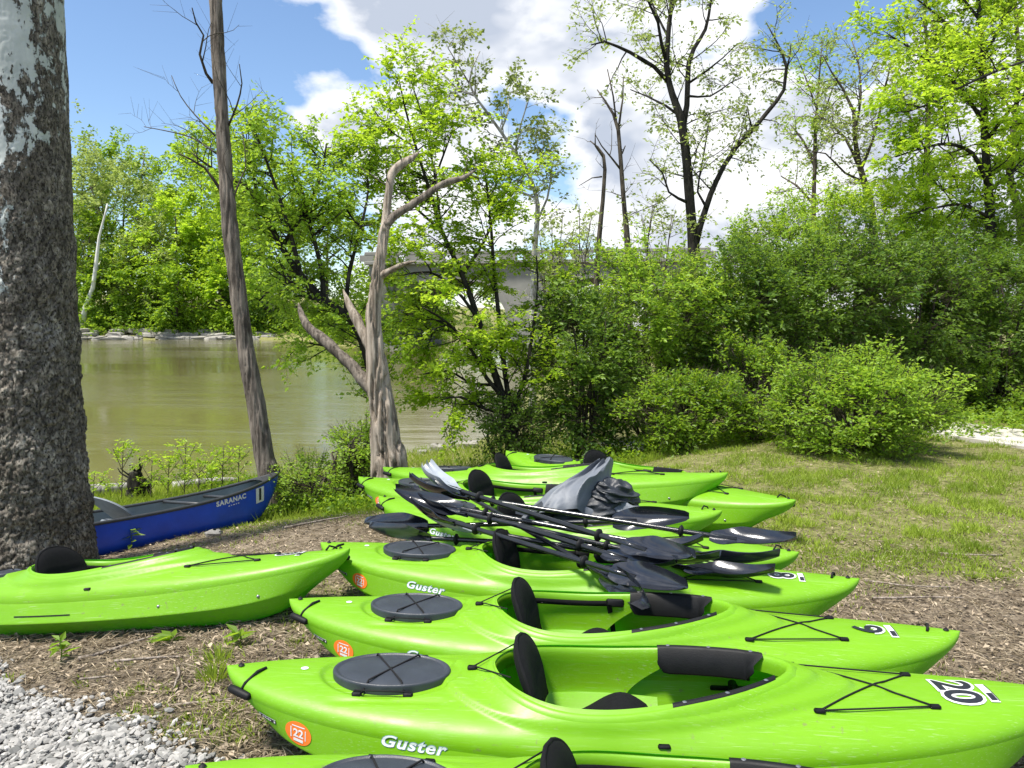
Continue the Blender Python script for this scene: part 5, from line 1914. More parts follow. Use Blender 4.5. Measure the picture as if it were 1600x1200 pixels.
# ---- shrubs
def bush(name, label, x0, x1, y0, y1, d, leafm, n, ll, k=9, seed=1, depth=None, bark='bark_brown', stems=10, group=None, shell=0.62, lw=0.55, tl=0.30, to_ground=True, flat=0.7, upb=0.45):
    rng = np.random.default_rng(seed)
    pl, pr, pt = P(x0, (y0 + y1) / 2, d), P(x1, (y0 + y1) / 2, d), P((x0 + x1) / 2, y0, d)
    pb = P((x0 + x1) / 2, y1, d)
    cx, cy = (pl[0] + pr[0]) / 2, d
    g = gz(cx, cy)
    zb, zt = pb[2], pt[2]
    rx, rz = (pr[0] - pl[0]) / 2, (zt - zb) / 2
    ry = depth if depth else rx * 0.9
    c = np.array([cx, cy, (zb + zt) / 2])
    root = empty(name, (cx, cy, g))
    off = np.array(root.location)
    tag(root, label, 'bush', group)
    per = 14
    mcl = max(6, n // per)
    uc = unit(rng.normal(0, 1, (mcl, 3)))
    which = rng.integers(0, mcl, n)
    u = unit(uc[which] + rng.normal(0, 0.13, (n, 3)))
    rrc = shell + (1 - shell) * rng.random(mcl) ** 0.7
    rr = rrc[which] + rng.normal(0, 0.035, n)
    lump = 1 + 0.42 * fbm(u * 2.3 + seed * 3.7, 3, seed)
    shoot = rng.random(n) < 0.10
    lump = lump * np.where(shoot, rng.uniform(1.05, 1.32, n), 1)
    pos = c + u * (rr * lump)[:, None] * np.array([rx, ry, rz])
    if to_ground:
        pos[:, 2] = np.maximum(pos[:, 2], g + 0.04 + 0.1 * rng.random(n))
    D = u * np.array([1, 1, 0.7]) * np.where(shoot, 1.6, 1)[:, None] + np.array([0, 0, upb]) + rng.normal(0, 0.4, (n, 3))
    ct = 0.45 + 0.45 * fbm(pos * 1.2, 3, seed + 5) + rng.normal(0, 0.22, mcl)[which] + rng.normal(0, 0.08, n)
    r = spray(rng, pos - off, D, tl, k, ll, lw, 0.5, flat, ct)
    leaves_mesh('foliage', *r, leafm, root)
    tw = MB()
    A = pos - off
    B = A + unit(D) * tl
    V, q = twig_prisms(A - unit(D) * tl * 0.6, B, np.full(n, 0.0035), np.full(n, 0.0015))
    tw.add(V, None, q)
    for s_ in range(stems):
        a = rng.random() * 2 * np.pi
        rad = rng.random() * 0.25
        p0 = np.array([cx + math.cos(a) * rx * rad, cy + math.sin(a) * ry * rad, g - 0.05])
        tip = c + unit(rng.normal(0, 1, 3) + np.array([0, 0, 0.5])) * np.array([rx, ry, rz]) * 0.85
        mid = (p0 + tip) / 2 + np.array([0, 0, 0.25 * np.linalg.norm(tip - p0)]) + rng.normal(0, 0.1, 3)
        pts, rd = resample([p0 - off, mid - off, tip - off], [0.028, 0.016, 0.006], 0.2)
        tw.tube(pts, rd, 5, False)
    tw.build('stems', M[bark], root)['kind'] = 'stuff'
    return root


HG = 'honeysuckle bushes forming the dark thicket'
LD, LM, LF, LB = M['leaf_dark'], M['leaf_mid'], M['leaf_fresh'], M['leaf_bright']
bush('honeysuckle_bush', 'grey-green bush at the left end of the thicket with dark stems at its foot', 835, 985, 440, 690, 11.8, LD, 1400, 0.072, 10, 41, 0.9, group=HG, stems=12)
bush('honeysuckle_bush', 'arching bush in front of the bridge with its underside in deep shade', 930, 1130, 395, 575, 12.8, LF, 1500, 0.074, 10, 42, 1.1, group=HG, to_ground=False)
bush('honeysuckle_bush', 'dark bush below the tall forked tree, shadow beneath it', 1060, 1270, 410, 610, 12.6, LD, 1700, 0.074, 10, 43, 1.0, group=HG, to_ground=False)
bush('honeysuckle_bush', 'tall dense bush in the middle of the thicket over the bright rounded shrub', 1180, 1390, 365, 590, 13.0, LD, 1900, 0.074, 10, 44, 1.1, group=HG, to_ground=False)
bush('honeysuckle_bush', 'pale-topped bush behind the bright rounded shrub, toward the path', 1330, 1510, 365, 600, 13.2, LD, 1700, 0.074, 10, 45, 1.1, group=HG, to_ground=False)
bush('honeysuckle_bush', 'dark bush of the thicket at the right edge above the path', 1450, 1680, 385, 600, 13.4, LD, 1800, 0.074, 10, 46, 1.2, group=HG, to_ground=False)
bush('honeysuckle_bush', 'yellow-green bush above the thicket to the right of the tall forked tree', 1140, 1310, 335, 470, 16.0, LF, 1200, 0.075, 9, 47, 1.2, group=HG, to_ground=False)
bush('honeysuckle_bush', 'bright leafy bush top under the open-crowned pale trunk', 1270, 1440, 300, 450, 17.0, LB, 1300, 0.080, 9, 48, 1.2, group=HG, to_ground=False)
bush('honeysuckle_bush', 'leafy bush top below the spreading maple', 1420, 1620, 330, 460, 17.5, LF, 1300, 0.080, 9, 49, 1.3, group=HG, to_ground=False)
# inner mass of the thicket
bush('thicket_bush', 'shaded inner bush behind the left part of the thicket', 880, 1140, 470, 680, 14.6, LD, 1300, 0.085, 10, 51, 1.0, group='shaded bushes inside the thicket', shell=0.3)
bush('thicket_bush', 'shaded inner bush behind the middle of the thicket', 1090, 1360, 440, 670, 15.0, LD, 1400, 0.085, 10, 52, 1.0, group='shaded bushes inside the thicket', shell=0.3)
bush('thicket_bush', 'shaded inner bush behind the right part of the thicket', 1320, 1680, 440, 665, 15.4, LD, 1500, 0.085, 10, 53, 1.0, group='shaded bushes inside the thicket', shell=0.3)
bush('shrub', 'bright rounded yellow-green shrub standing out on the lawn near the path', 1218, 1462, 565, 712, 9.5, LF, 1700, 0.055, 11, 54, 0.85, stems=22, upb=0.8)
bush('shrub', 'low leafy shrub at the lawn edge left of the bright rounded shrub', 992, 1145, 595, 692, 10.6, LM, 900, 0.060, 10, 55, 0.6, upb=0.7)
bush('shrub', 'spindly shrub between the low leafy shrub and the bright rounded shrub', 1120, 1235, 540, 690, 11.2, LM, 800, 0.060, 10, 56, 0.6, upb=0.7)
bush('shrub', 'mid green shrub behind the path at the right edge', 1450, 1640, 572, 672, 12.9, LM, 1100, 0.060, 10, 57, 0.7, upb=0.6)
bush('shrub', 'small weedy shrub beside the far end of the path', 1585, 1680, 625, 682, 11.9, LF, 350, 0.06, 9, 58, 0.4)
bush('shrub', 'twiggy low shrub under the many-stemmed young maple', 742, 850, 628, 704, 11.0, LD, 520, 0.05, 9, 59, 0.5, stems=20)
bush('shrub', 'feathery shrub on the bank just left of the dead trunk', 530, 588, 672, 745, 9.3, LF, 300, 0.045, 10, 60, 0.25, stems=16)
bush('shrub', 'low spreading shrub on the bank right of the blue canoe', 440, 540, 728, 775, 9.3, LF, 300, 0.042, 10, 61, 0.5, stems=10)
bush('shrub', 'dark shrub closing the thicket beyond the right edge', 1660, 1900, 400, 680, 12.5, LD, 1200, 0.07, 10, 62, 1.0)

# ---- thin saplings around the bridge end
rng0 = np.random.default_rng(66)
for k, (bx, by, tx, ty) in enumerate(((850, 520, 842, 360), (862, 520, 862, 345), (877, 500, 880, 330), (895, 480, 905, 320), (912, 470, 925, 335), (1010, 420, 1020, 320), (1040, 420, 1050, 335))):
    dd = 15.5 + 0.6 * k % 2
    mid = ((bx + tx) / 2 + rng0.uniform(-6, 6), (by + ty) / 2)
    tree('sapling', (('first', 'second', 'third', 'fourth', 'fifth')[k] + ' thin sapling from the left in front of the bridge' if k < 5 else ('thin sapling close against the tall forked trunk', 'thin sapling between the mossy stem and the tall forked trunk')[6 - k]), [
        [(bx, by, 3.4), (mid[0], mid[1], 2.6), (tx, ty, 1.2)],
        [(mid[0], mid[1], 2), (mid[0] + rng0.uniform(8, 20), mid[1] - 50, 1.0)],
        [(mid[0], mid[1] + 25, 2), (mid[0] - rng0.uniform(8, 20), mid[1] - 35, 1.0)]],
        dd, M['bark_brown'], dict(per_m=4.5, f0=0.2, len=0.55, r1=0.008, twigs=4, tlen=0.25, tr=0.003), dict(k=6, l=0.075, w=0.6, m=M['leaf_pale'], keep=0.8), group='thin saplings by the bridge', seed=70 + k, step=0.3, sides=6)


# ---- far bank wood
def far_tree(x0, x1, y0, y1, d, leafm, label, seed, n=700, ll=0.42, k=9, name='bank_tree', trunkm='bark_brown', group='trees on the far bank'):
    rng = np.random.default_rng(seed)
    pl, pr, pt, pb = P(x0, y1, d), P(x1, y1, d), P((x0 + x1) / 2, y0, d), P((x0 + x1) / 2, y1, d)
    cx = (pl[0] + pr[0]) / 2
    g = gz(cx, d)
    rx = (pr[0] - pl[0]) / 2
    zt, zb = pt[2], pb[2]
    root = empty(name, (cx, d, g))
    off = np.array(root.location)
    tag(root, label, 'tree', group)
    c = np.array([cx, d, (zt + zb) / 2])
    rz = (zt - zb) / 2
    mcl = max(8, n // 12)
    uc = unit(rng.normal(0, 1, (mcl, 3)))
    which = rng.integers(0, mcl, n)
    u = unit(uc[which] + rng.normal(0, 0.14, (n, 3)))
    lump = 1 + 0.42 * fbm(u * 2.1 + seed, 3, seed)
    rr = (0.45 + 0.55 * rng.random(mcl) ** 0.6)[which] + rng.normal(0, 0.05, n)
    pos = c + u * (rr * lump)[:, None] * np.array([rx, rx * 0.8, rz])
    pos[:, 2] = np.maximum(pos[:, 2], g + 0.3)
    D = u + np.array([0, 0, 0.1]) + rng.normal(0, 0.4, (n, 3))
    ct = 0.5 + 0.5 * fbm(pos * 0.35, 3, seed) + rng.normal(0, 0.1, n)
    r = spray(rng, pos - off, D, 1.5, k, ll, 0.7, 0.4, 0.8, ct)
    leaves_mesh('crown', *r, leafm, root)
    top = zt - rz * 0.4
    pts = wander(rng, np.array([0, 0, -0.3]), np.array([rng.uniform(-.1, .1), 0, 1]), top - g, 7, 0.05, 0.05)
    tk = MB().tube(pts, np.linspace(0.26, 0.07, 8), 8)
    tk.build('trunk', M[trunkm], root)
    br = MB()
    for q in range(9):
        f = 0.3 + 0.6 * rng.random()
        p = pts[int(f * 7)]
        b = wander(rng, p, np.array([rng.normal(), rng.normal() * 0.7, 0.7]), rx * 0.9, 4, 0.15, 0.03)
        br.tube(b, np.linspace(0.09, 0.02, 5), 5, False)
    br.build('branches', M[trunkm], root)['kind'] = 'stuff'


LP = M['leaf_pale']
FT = [
    (60, 180, 210, 490, 108, LP, 'tall pale feathery tree on the far bank beside the sycamore trunk', 750),
    (120, 265, 240, 470, 104, LP, 'broad pale willow-like tree on the far bank behind the white snag', 900),
    (150, 240, 208, 330, 116, LM, 'tree on the far bank rising highest just right of the sycamore trunk', 420),
    (215, 330, 300, 470, 101, LB, 'yellow-green tree on the far bank above the stone shore', 780),
    (270, 390, 262, 430, 106, LB, 'bright green tree on the far bank showing left of the leaning trunk', 800),
    (245, 350, 235, 360, 114, LM, 'greener tree on the far bank with its top against the blue sky', 460),
    (130, 235, 400, 515, 98.5, LM, 'low round tree on the far bank by the foot of the white snag', 560),
    (225, 325, 410, 515, 98.0, LM, 'bushy tree at the water line of the far bank, left of the dark gap', 560),
    (300, 400, 400, 520, 98.5, LB, 'bushy tree at the water line of the far bank behind the leaning trunk', 560),
    (380, 480, 270, 470, 104, LM, 'tree on the far bank right of the leaning trunk', 700),
    (370, 470, 420, 520, 98.5, LD, 'dark overhanging tree at the water line right of the leaning trunk', 560),
    (450, 570, 300, 500, 104, LM, 'tree on the far bank behind the leafy leaning tree', 700),
    (560, 668, 372, 545, 74.5, LM, 'tree on the far bank seen past the dead trunk', 600),
    (90, 200, 330, 490, 101, LM, 'mid-height tree filling the far bank above the stone ledge', 700),
    (180, 300, 350, 500, 100.5, LP, 'pale bushy tree low on the far bank right of the white snag', 700),
    (300, 420, 330, 480, 101.5, LM, 'mid-height tree on the far bank crossing behind the leaning trunk', 700),
    (330, 460, 250, 400, 116, LB, 'taller light tree at the back of the far bank right of the leaning trunk', 600),
    (130, 260, 250, 420, 119, LM, 'green tree at the back of the far bank filling in behind the pale trees', 700),
    (230, 400, 290, 450, 121, LM, 'back-row green tree of the far bank between the bright crowns', 700),
    (-420, -200, 230, 500, 101, LM, 'tree on the far bank well left of the sycamore trunk', 600),
    (-620, -380, 240, 500, 97, LB, 'leftmost tree of the far bank', 600),
    (-60, 70, 230, 500, 106, LM, 'tree on the far bank hidden behind the sycamore trunk', 500),
    (-220, -60, 220, 500, 106, LB, 'tree on the far bank left of the sycamore trunk', 500),
    (640, 840, 425, 525, 112, LD, 'distant tree beyond the bridge arches', 400),
    (820, 1060, 425, 525, 112, LD, 'distant tree beyond the right bridge arch', 400),
]
for k, (x0, x1, y0, y1, d, lm, lab, n) in enumerate(FT):
    far_tree(x0, x1, y0, y1, d, lm, lab, 100 + k, n, 0.42 if d < 150 else 0.8)
# undergrowth along the far shore, one tangled mass
NU = 5600
xs = np.concatenate([RNG.uniform(-75, -24, 2600), RNG.uniform(-24, -8, 1600), RNG.uniform(-170, -75, NU - 4200)])
ys = np.interp(xs, [-400, -100, -60, -40, -30, -24, -17, -11, -8], [30, 85, 92, 95, 94, 90, 74, 72, 84]) + RNG.uniform(0.8, 9, NU)
zs = terrain(xs, ys) + RNG.random(NU) ** 2 * 2.2
r = spray(RNG, np.stack([xs, ys, zs], -1), RNG.normal(0, 1, (NU, 3)) + np.array([0, -0.4, 0.5]), 1.0, 7, 0.36, 0.7)
tag(leaves_mesh('undergrowth', *r, LM), 'low green undergrowth along the far shore', kind='stuff')
# white leaning snag on the far bank
tree('dead_tree', 'white bare snag leaning at the far water edge beside the sycamore trunk', [
    [(128, 512, 11), (133, 480, 9), (145, 450, 8), (150, 415, 7), (155, 370, 5.5), (164, 335, 4), (168, 318, 2.5)],
    [(146, 448, 4), (152, 420, 3), (160, 400, 2)]], 96, simple('bleached_wood', (0.62, 0.61, 0.57), 0.8, 0.2, 1.0, 0.3, 6), None, None, seed=120, step=2.0, rough=0.2, extra_base=False)


# ---- rock ledges on the far shore
def rock_mesh(rng, sx, sy, sz):
    n, m = 9, 6
    th = np.linspace(0, 2 * np.pi, n, endpoint=False)
    ph = np.linspace(0.05, np.pi - 0.05, m)
    T, Pp = np.meshgrid(th, ph, indexing='ij')
    d = np.stack([np.sin(Pp) * np.cos(T), np.sin(Pp) * np.sin(T), np.cos(Pp)], -1)
    d = np.sign(d) * np.abs(d) ** 0.55
    d = d * (1 + 0.22 * fbm(d * 1.7 + rng.random(3) * 30, 2, 3))[..., None]
    return d * np.array([sx, sy, sz])


rr = np.random.default_rng(17)
rock_me = []
for k in range(5):
    mbk = MB().grid(rock_mesh(rr, 1.0, 0.6, 0.30), closed_u=True)
    o_ = mbk.build('shore_rock', M['rock'], smooth=False)
    rock_me.append(o_.data)
    bpy.data.objects.remove(o_)
for k in range(70):
    px = rr.uniform(126, 362) if k < 62 else rr.uniform(362, 460)
    x = (px - 800) / 1200 * 95
    ysh = float(np.interp(x, [-100, -60, -40, -30, -22], [85, 92, 95, 94, 96]))
    lay = rr.integers(0, 3)
    y = ysh + 0.1 + lay * 0.9 + rr.uniform(-.2, .3)
    o = obj('shore_rock', rock_me[k % 5], None, (x, y, WATER_Z + 0.12 + lay * 0.42 * (1.0 if px < 330 else 0.5) + rr.uniform(-.08, .1)))
    sc = rr.uniform(0.6, 1.15)
    o.scale = (sc * rr.uniform(0.8, 1.5), sc, sc)
    o.rotation_euler = (rr.uniform(-.12, .12), rr.uniform(-.12, .12), rr.uniform(-.4, .4))
    tag(o, 'pale limestone slab in the ledge along the far shore', 'rock', 'limestone slabs along the far shore')


# ------------------------------------------------------------------ bridge
def bridge():
    A = Vector((18.0, 74.0, 0))
    B = Vector((-12.5, 78.8, 0))
    root = empty('bridge', A)
    ang = math.atan2(B.y - A.y, B.x - A.x)
    root.rotation_euler = (0, 0, ang)
    tag(root, 'pale concrete arch bridge over the river behind the young maple', 'bridge')
    L = (B - A).length
    zt = 6.5
    WD = 6.0                                     # half width
    spans = []
    x = 4.4
    while x < L - 9:
        spans.append((x, x + 10.2))
        x += 13.2
    zsp, rise = 0.8, 4.4
    # spandrel walls with arched openings, built as columns of quads
    for sgn in (-1, 1):
        mbw = MB()
        xs = np.linspace(0, L, 400)
        low = np.full(len(xs), -2.5)
        for (a, c) in spans:
            t = (xs - (a + c) / 2) / ((c - a) / 2)
            inn = np.abs(t) < 1
            low = np.where(inn, zsp + rise * np.sqrt(np.clip(1 - t ** 2, 0, 1)) ** 1.0, low)
        for off in (0.0, 0.35):
            y = sgn * (WD - off)
            G = np.stack([np.stack([xs, np.full(len(xs), y), low], -1), np.stack([xs, np.full(len(xs), y), np.full(len(xs), zt)], -1)], 1)
            mbw.grid(G)
        mbw.build('spandrel_wall', M['concrete'], root, smooth=False)
    for (a, c) in spans:
        t = np.linspace(-1, 1, 33)
        xs = (a + c) / 2 + t * (c - a) / 2
        zs = zsp + rise * np.sqrt(np.clip(1 - t ** 2, 0, 1))
        G = np.stack([np.stack([xs, np.full(33, y), zs], -1) for y in (-WD + 0.02, -WD * 0.5, 0, WD * 0.5, WD - 0.02)], 1)
        MB().grid(G).build('arch_barrel', M['concrete'], root)
        for sgn in (-1, 1):
            prof = []
            nr = np.stack([t, np.sqrt(np.clip(1 - t ** 2, 0, 1))], -1)
            o1 = np.stack([xs + nr[:, 0] * 0.55, np.full(33, sgn * (WD + 0.14)), zs + nr[:, 1] * 0.55], -1)
            i1 = np.stack([xs, np.full(33, sgn * (WD + 0.14)), zs - 0.03], -1)
            i0 = i1.copy()
            i0[:, 1] = sgn * (WD - 0.2)
            o0 = o1.copy()
            o0[:, 1] = sgn * (WD - 0.2)
            MB().grid(np.stack([i0, i1, o1, o0], 1)).build('arch_ring', M['concrete'], root, sharp=40)
    for k in range(len(spans) + 1):
        xc = (spans[k][0] - 1.1) if k < len(spans) else spans[-1][1] + 1.1
        MB().box((xc, 0, -1.0), (2.3, 2 * WD + 0.9, 3.2), bev=0.15).build('pier', M['concrete'], root, sharp=30)
        MB().box((xc, 0, -1.3), (3.6, 2 * WD + 2.0, 1.1), bev=0.15).build('pier_footing', M['concrete'], root, sharp=30)
    MB().box((L / 2, 0, zt + 0.16), (L + 0.6, 2 * WD + 1.0, 0.32), bev=0.05).build('deck', M['concrete'], root, sharp=30)
    for sgn in (-1, 1):
        MB().box((L / 2, sgn * (WD + 0.25), zt + 0.32 + 0.72), (L + 0.6, 0.3, 0.30), bev=0.03).build('handrail', M['concrete'], root, sharp=30)
        n = int(L / 2.2)
        for k in range(n + 1):
            MB().box((k * L / n, sgn * (WD + 0.25), zt + 0.32 + 0.29), (1.55, 0.26, 0.58), bev=0.02).build('parapet_post', M['concrete'], root, sharp=30)


bridge()


# ------------------------------------------------------------------ ground detail
def scatter(n, x0, x1, y0, y1, rng):
    """more points close to the camera"""
    t = rng.random(n)
    y = y0 * (y1 / y0) ** t
    x = rng.uniform(x0, x1, n)
    return x, y


def flat_bits(name, n, region, lens, wids, m, seed, dens=None, label=None, lift=0.006, tilt=0.35, sxd=False):
    rng = np.random.default_rng(seed)
    x, y = scatter(n, *region, rng)
    if sxd:
        x = x * (y / 4.5)
    if dens is not None:
        k = rng.random(n) < dens(x, y)
        x, y = x[k], y[k]
    n = len(x)
    z = terrain(x, y) + lift * (0.4 + 1.6 * rng.random(n))
    a = rng.random(n) * 2 * np.pi
    ax = np.stack([np.cos(a), np.sin(a), rng.normal(0, tilt * 0.5, n)], -1)
    nr = UP[None, :] + rng.normal(0, tilt, (n, 3))
    ln = rng.uniform(*lens, n)
    wd = rng.uniform(*wids, n)
    o = leaves_mesh(name, np.stack([x, y, z], -1) - unit(ax) * ln[:, None] * 0.5, ax, nr, ln, wd, rng.random(n) ** 1.3, m)
    tag(o, label, kind='stuff')
    return o


bare = lambda x, y: (1 - 0.75 * grass_w(x, y)) * (1 - gravel_w(x, y)) + 0.02
flat_bits('mulch', 42000, (-3.6, 6.0, 2.3, 10.5), (0.015, 0.055), (0.005, 0.018), M['chip'], 201, bare, 'shredded bark mulch and leaf litter over the soil', 0.010, 0.5, True)
flat_bits('straw', 52000, (-3.2, 6.0, 2.3, 10.0), (0.04, 0.16), (0.0025, 0.006), M['straw'], 202, bare, 'dry grass stalks and splinters strewn over the soil', 0.014, 0.25, True)

flat_bits('leaf_litter', 7000, (-3.6, 6.0, 2.3, 10.5), (0.02, 0.045), (0.012, 0.026), M['chip'], 204, bare, 'dead brown leaves lying on the mulch', 0.016, 0.55, True)

# sticks lying about, each its own thing
rs = np.random.default_rng(203)
SK = 'dead sticks lying on the soil'
for k, (px, py, ln, az, rd) in enumerate(((1555, 1068, 0.75, 0.3, 0.018), (195, 1005, 0.42, 0.6, 0.011), (265, 1035, 0.50, 0.15, 0.007), (288, 1070, 0.20, -0.9, 0.007), (330, 1110, 0.35, 0.2, 0.007), (1440, 940, 0.55, -0.15, 0.007),
                                          (1420, 915, 0.5, -0.5, 0.007), (180, 1055, 0.30, 0.25, 0.006), (450, 905, 0.4, 0.4, 0.008), (330, 870, 0.5, 0.2, 0.01), (1530, 870, 0.5, -0.4, 0.007), (500, 800, 0.6, 0.5, 0.012), (1390, 985, 0.4, 0.9, 0.006))):
    p = PZ(px, py, 0.0)
    z = gz(p[0], p[1])
    pts = wander(rs, np.array([-ln / 2 * math.cos(az), -ln / 2 * math.sin(az), rd * 0.8]), np.array([math.cos(az), math.sin(az), 0.0]), ln, 8, 0.10, 0.0)
    pts[:, 2] = rd * 0.8 + 0.012
    o = MB().tube(pts, np.linspace(rd, rd * 0.5, 9), 7).build('stick', M['twig'])
    o.location = (p[0], p[1], z)
    labs = ('gnarled grey branch lying by the bow of the number 20 kayak', 'dark broken stick on the soil below the lone left kayak',
            'longest thin pale stick on the soil between the lone left kayak and the gravel', 'short bent stick left of the stern of the number 20 kayak', 'thin stick under the stern of the number 20 kayak near the gravel',
            'long thin stick on the mulch right of the number 9 bow', 'stick lying askew on the mulch beside the number 8 bow', 'small thin stick at the edge of the gravel',
            'stick close to the stern of the number 8 kayak, behind the lone left kayak', 'stick on the litter between the blue canoe and the lone left kayak', 'stick on the straw at the right edge of the photo',
            'thick stick on the bank near the sterns of the far kayaks', 'stick pointing away just beyond the number 9 bow')
    tag(o, labs[k], 'stick', None if k < 2 else SK)


# grass
def grass(name, n, region, dens, hgt, wid, seed, label, sxd=True):
    rng = np.random.default_rng(seed)
    x, y = scatter(n, *region, rng)
    if sxd:
        x = x * (y / 5.0)
    w = dens(x, y)
    k = rng.random(n) < w
    x, y, w = x[k], y[k], w[k]
    n = len(x)
    z = terrain(x, y) - 0.004
    a = rng.random(n) * 2 * np.pi
    lean = rng.uniform(0.15, 1.1, n)
    ax = np.stack([np.cos(a) * lean, np.sin(a) * lean, np.ones(n)], -1)
    nr = np.stack([-np.sin(a) * 0.3 - np.cos(a), np.cos(a) * 0.3 - np.sin(a), 0.6 + 0 * a], -1)
    p = np.stack([x, y, z], -1)
    h = rng.uniform(*hgt, n) * (0.6 + 0.6 * w)
    tint = 0.5 + 0.35 * fbm(p * 1.5, 3, 88) + rng.normal(0, 0.2, n)
    tag(leaves_mesh(name, p, ax, nr, h, wid * (0.6 + 0.8 * rng.random(n)), tint, M['grass']), label, kind='stuff')


def lawn(x, y):
    p = np.stack([x, y, 0 * x], -1)
    clump = sm(-0.15, 0.45, fbm(p * np.array([3.6, 3.6, 1]), 4, 90, 0.7))
    return np.clip(grass_w(x, y) * (0.16 + 0.85 * clump), 0, 1)


grass('grass', 560000, (-4.0, 5.6, 2.8, 12.5), lawn, (0.03, 0.085), 0.007, 301, 'patchy spring grass over the bank')


def bank(x, y):
    sd, far = river_sd(x, y)
    return np.where((sd > 0.4) & (sd < 6.5) & (x < 2), 0.9, 0.0) * sm(7.6, 8.4, y + 0.1 * x)


grass('bank_grass', 60000, (-4.2, 1.5, 7.5, 17.0), bank, (0.06, 0.20), 0.009, 302, 'longer grass on the river bank')


# leafy ground cover on the bank
def cover(name, n, region, dens, ll, m, seed, label, hz=0.18):
    rng = np.random.default_rng(seed)
    x, y = scatter(n, *region, rng)
    k = rng.random(n) < dens(x, y)
    x, y = x[k], y[k]
    n = len(x)
    z = terrain(x, y) + rng.random(n) ** 1.5 * hz
    r = spray(rng, np.stack([x, y, z], -1), rng.normal(0, 0.5, (n, 3)) + UP, 0.12, 6, ll, 0.75, 0.2, 1.0)
    tag(leaves_mesh(name, *r, m), label, kind='stuff')


def cov1(x, y):
    p = np.stack([x, y, 0 * x], -1)
    return sm(-0.1, 0.3, fbm(p * 1.2, 3, 14)) * sm(-1.0, -1.5, x - 0.0 * y)


cover('ground_cover', 3800, (-4.0, -1.1, 8.3, 11.5), cov1, 0.045, LM, 310, 'leafy green ground cover on the river bank')
cover('ground_cover', 3000, (0.2, 9.0, 10.2, 13.0), lambda x, y: 0.6 + 0 * x, 0.055, LM, 311, 'weedy ground cover along the foot of the thicket', 0.25)


# weeds by the near kayaks: tufts and broadleaf plants
def weed(px, py, hgt, n, ln, label, m, seed, broad=False, group=None, name='weed_plant', cat='weed'):
    rng = np.random.default_rng(seed)
    p = PZ(px, py, 0.0)
    for _ in range(3):
        p = PZ(px, py, gz(p[0], p[1]))
    root = empty(name, (p[0], p[1], gz(p[0], p[1])))
    tag(root, label, cat, group)
    if broad:
        base = np.zeros((n, 3))
        base[:, 2] = hgt * (0.25 + 0.75 * rng.random(n))
        a = rng.random(n) * 2 * np.pi
        ax = np.stack([np.cos(a), np.sin(a), rng.uniform(-0.25, 0.5, n)], -1)
        leaves_mesh('leaf', base, ax, UP[None, :] + rng.normal(0, 0.3, (n, 3)), ln * (0.6 + 0.7 * rng.random(n)), ln * 0.36, 0.3 + 0.5 * rng.random(n), m, root)
        MB().tube([(0, 0, -0.02), (0.006, 0.004, hgt * 0.5), (0.0, 0.0, hgt)], [0.004, 0.003, 0.002], 5).build('stem', m, root)
    else:
        a = rng.random(n) * 2 * np.pi
        r = 0.05 * rng.random(n) ** 0.7
        base = np.stack([np.cos(a) * r, np.sin(a) * r, -0.01 + 0 * a], -1)
        ax = np.stack([np.cos(a) * rng.uniform(0.1, 0.8, n), np.sin(a) * rng.uniform(0.1, 0.8, n), np.ones(n)], -1)
        leaves_mesh('blade', base, ax, -np.stack([np.cos(a), np.sin(a), -0.3 + 0 * a], -1), hgt * rng.uniform(0.5, 1.1, n), 0.007, rng.random(n), m, root)


TG = 'grass tufts on the soil near the gravel'
weed(95, 1035, 0.12, 14, 0.085, 'long-leaved weed growing under the lone left kayak', LM, 1, True)
weed(270, 1005, 0.05, 8, 0.11, 'flat broad-leaved weed on the soil below the lone left kayak', LM, 2, True)
weed(375, 1008, 0.08, 9, 0.10, 'broad-leaved weed near the stern of the number 9 kayak', LM, 3, True)
weed(205, 850, 0.20, 10, 0.12, 'pale fern-like weed in front of the blue canoe', LM, 4, True)
weed(335, 1062, 0.10, 90, 0, 'dense bright grass tuft against the stern of the number 20 kayak', M['grass'], 5)
weed(340, 1035, 0.09, 70, 0, 'grass tuft just behind the dense tuft by the number 20 kayak', M['grass'], 6)
for k, (px, py) in enumerate(((218, 1080), (195, 1095), (190, 1042), (232, 1125), (265, 1145), (280, 1150), (128, 1155), (205, 1120), (15, 1065), (305, 1128), (360, 1115), (465, 1005), (135, 1068))):
    weed(px, py, 0.05, 40, 0, 'small grass tuft sprouting at the edge of the gravel', M['grass'], 10 + k, group=TG)
for k, (px, py) in enumerate(((1390, 852), (1310, 845), (1500, 690), (1520, 905), (1560, 905), (1205, 840), (1350, 1010), (1400, 1040), (1260, 985), (1430, 1010), (1230, 750), (1240, 742))):
    weed(px, py, 0.07, 60, 0, 'grass tuft standing out of the thin lawn', M['grass'], 30 + k, group='grass tufts on the lawn')
for k, (px, py) in enumerate(((90, 865), (25, 900), (560, 780), (490, 760), (30, 880))):
    weed(px, py, 0.22, 12, 0.09, ('leafy weed right at the foot of the sycamore', 'leafy weed at the left edge behind the lone kayak', 'leafy weed close to the sterns of the far green kayaks', 'leafy weed on the bank between the canoe bow and the dead trunk', 'second leafy weed at the left edge, nearer the sycamore')[k], LF, 50 + k, True, group='leafy weeds on the bank')

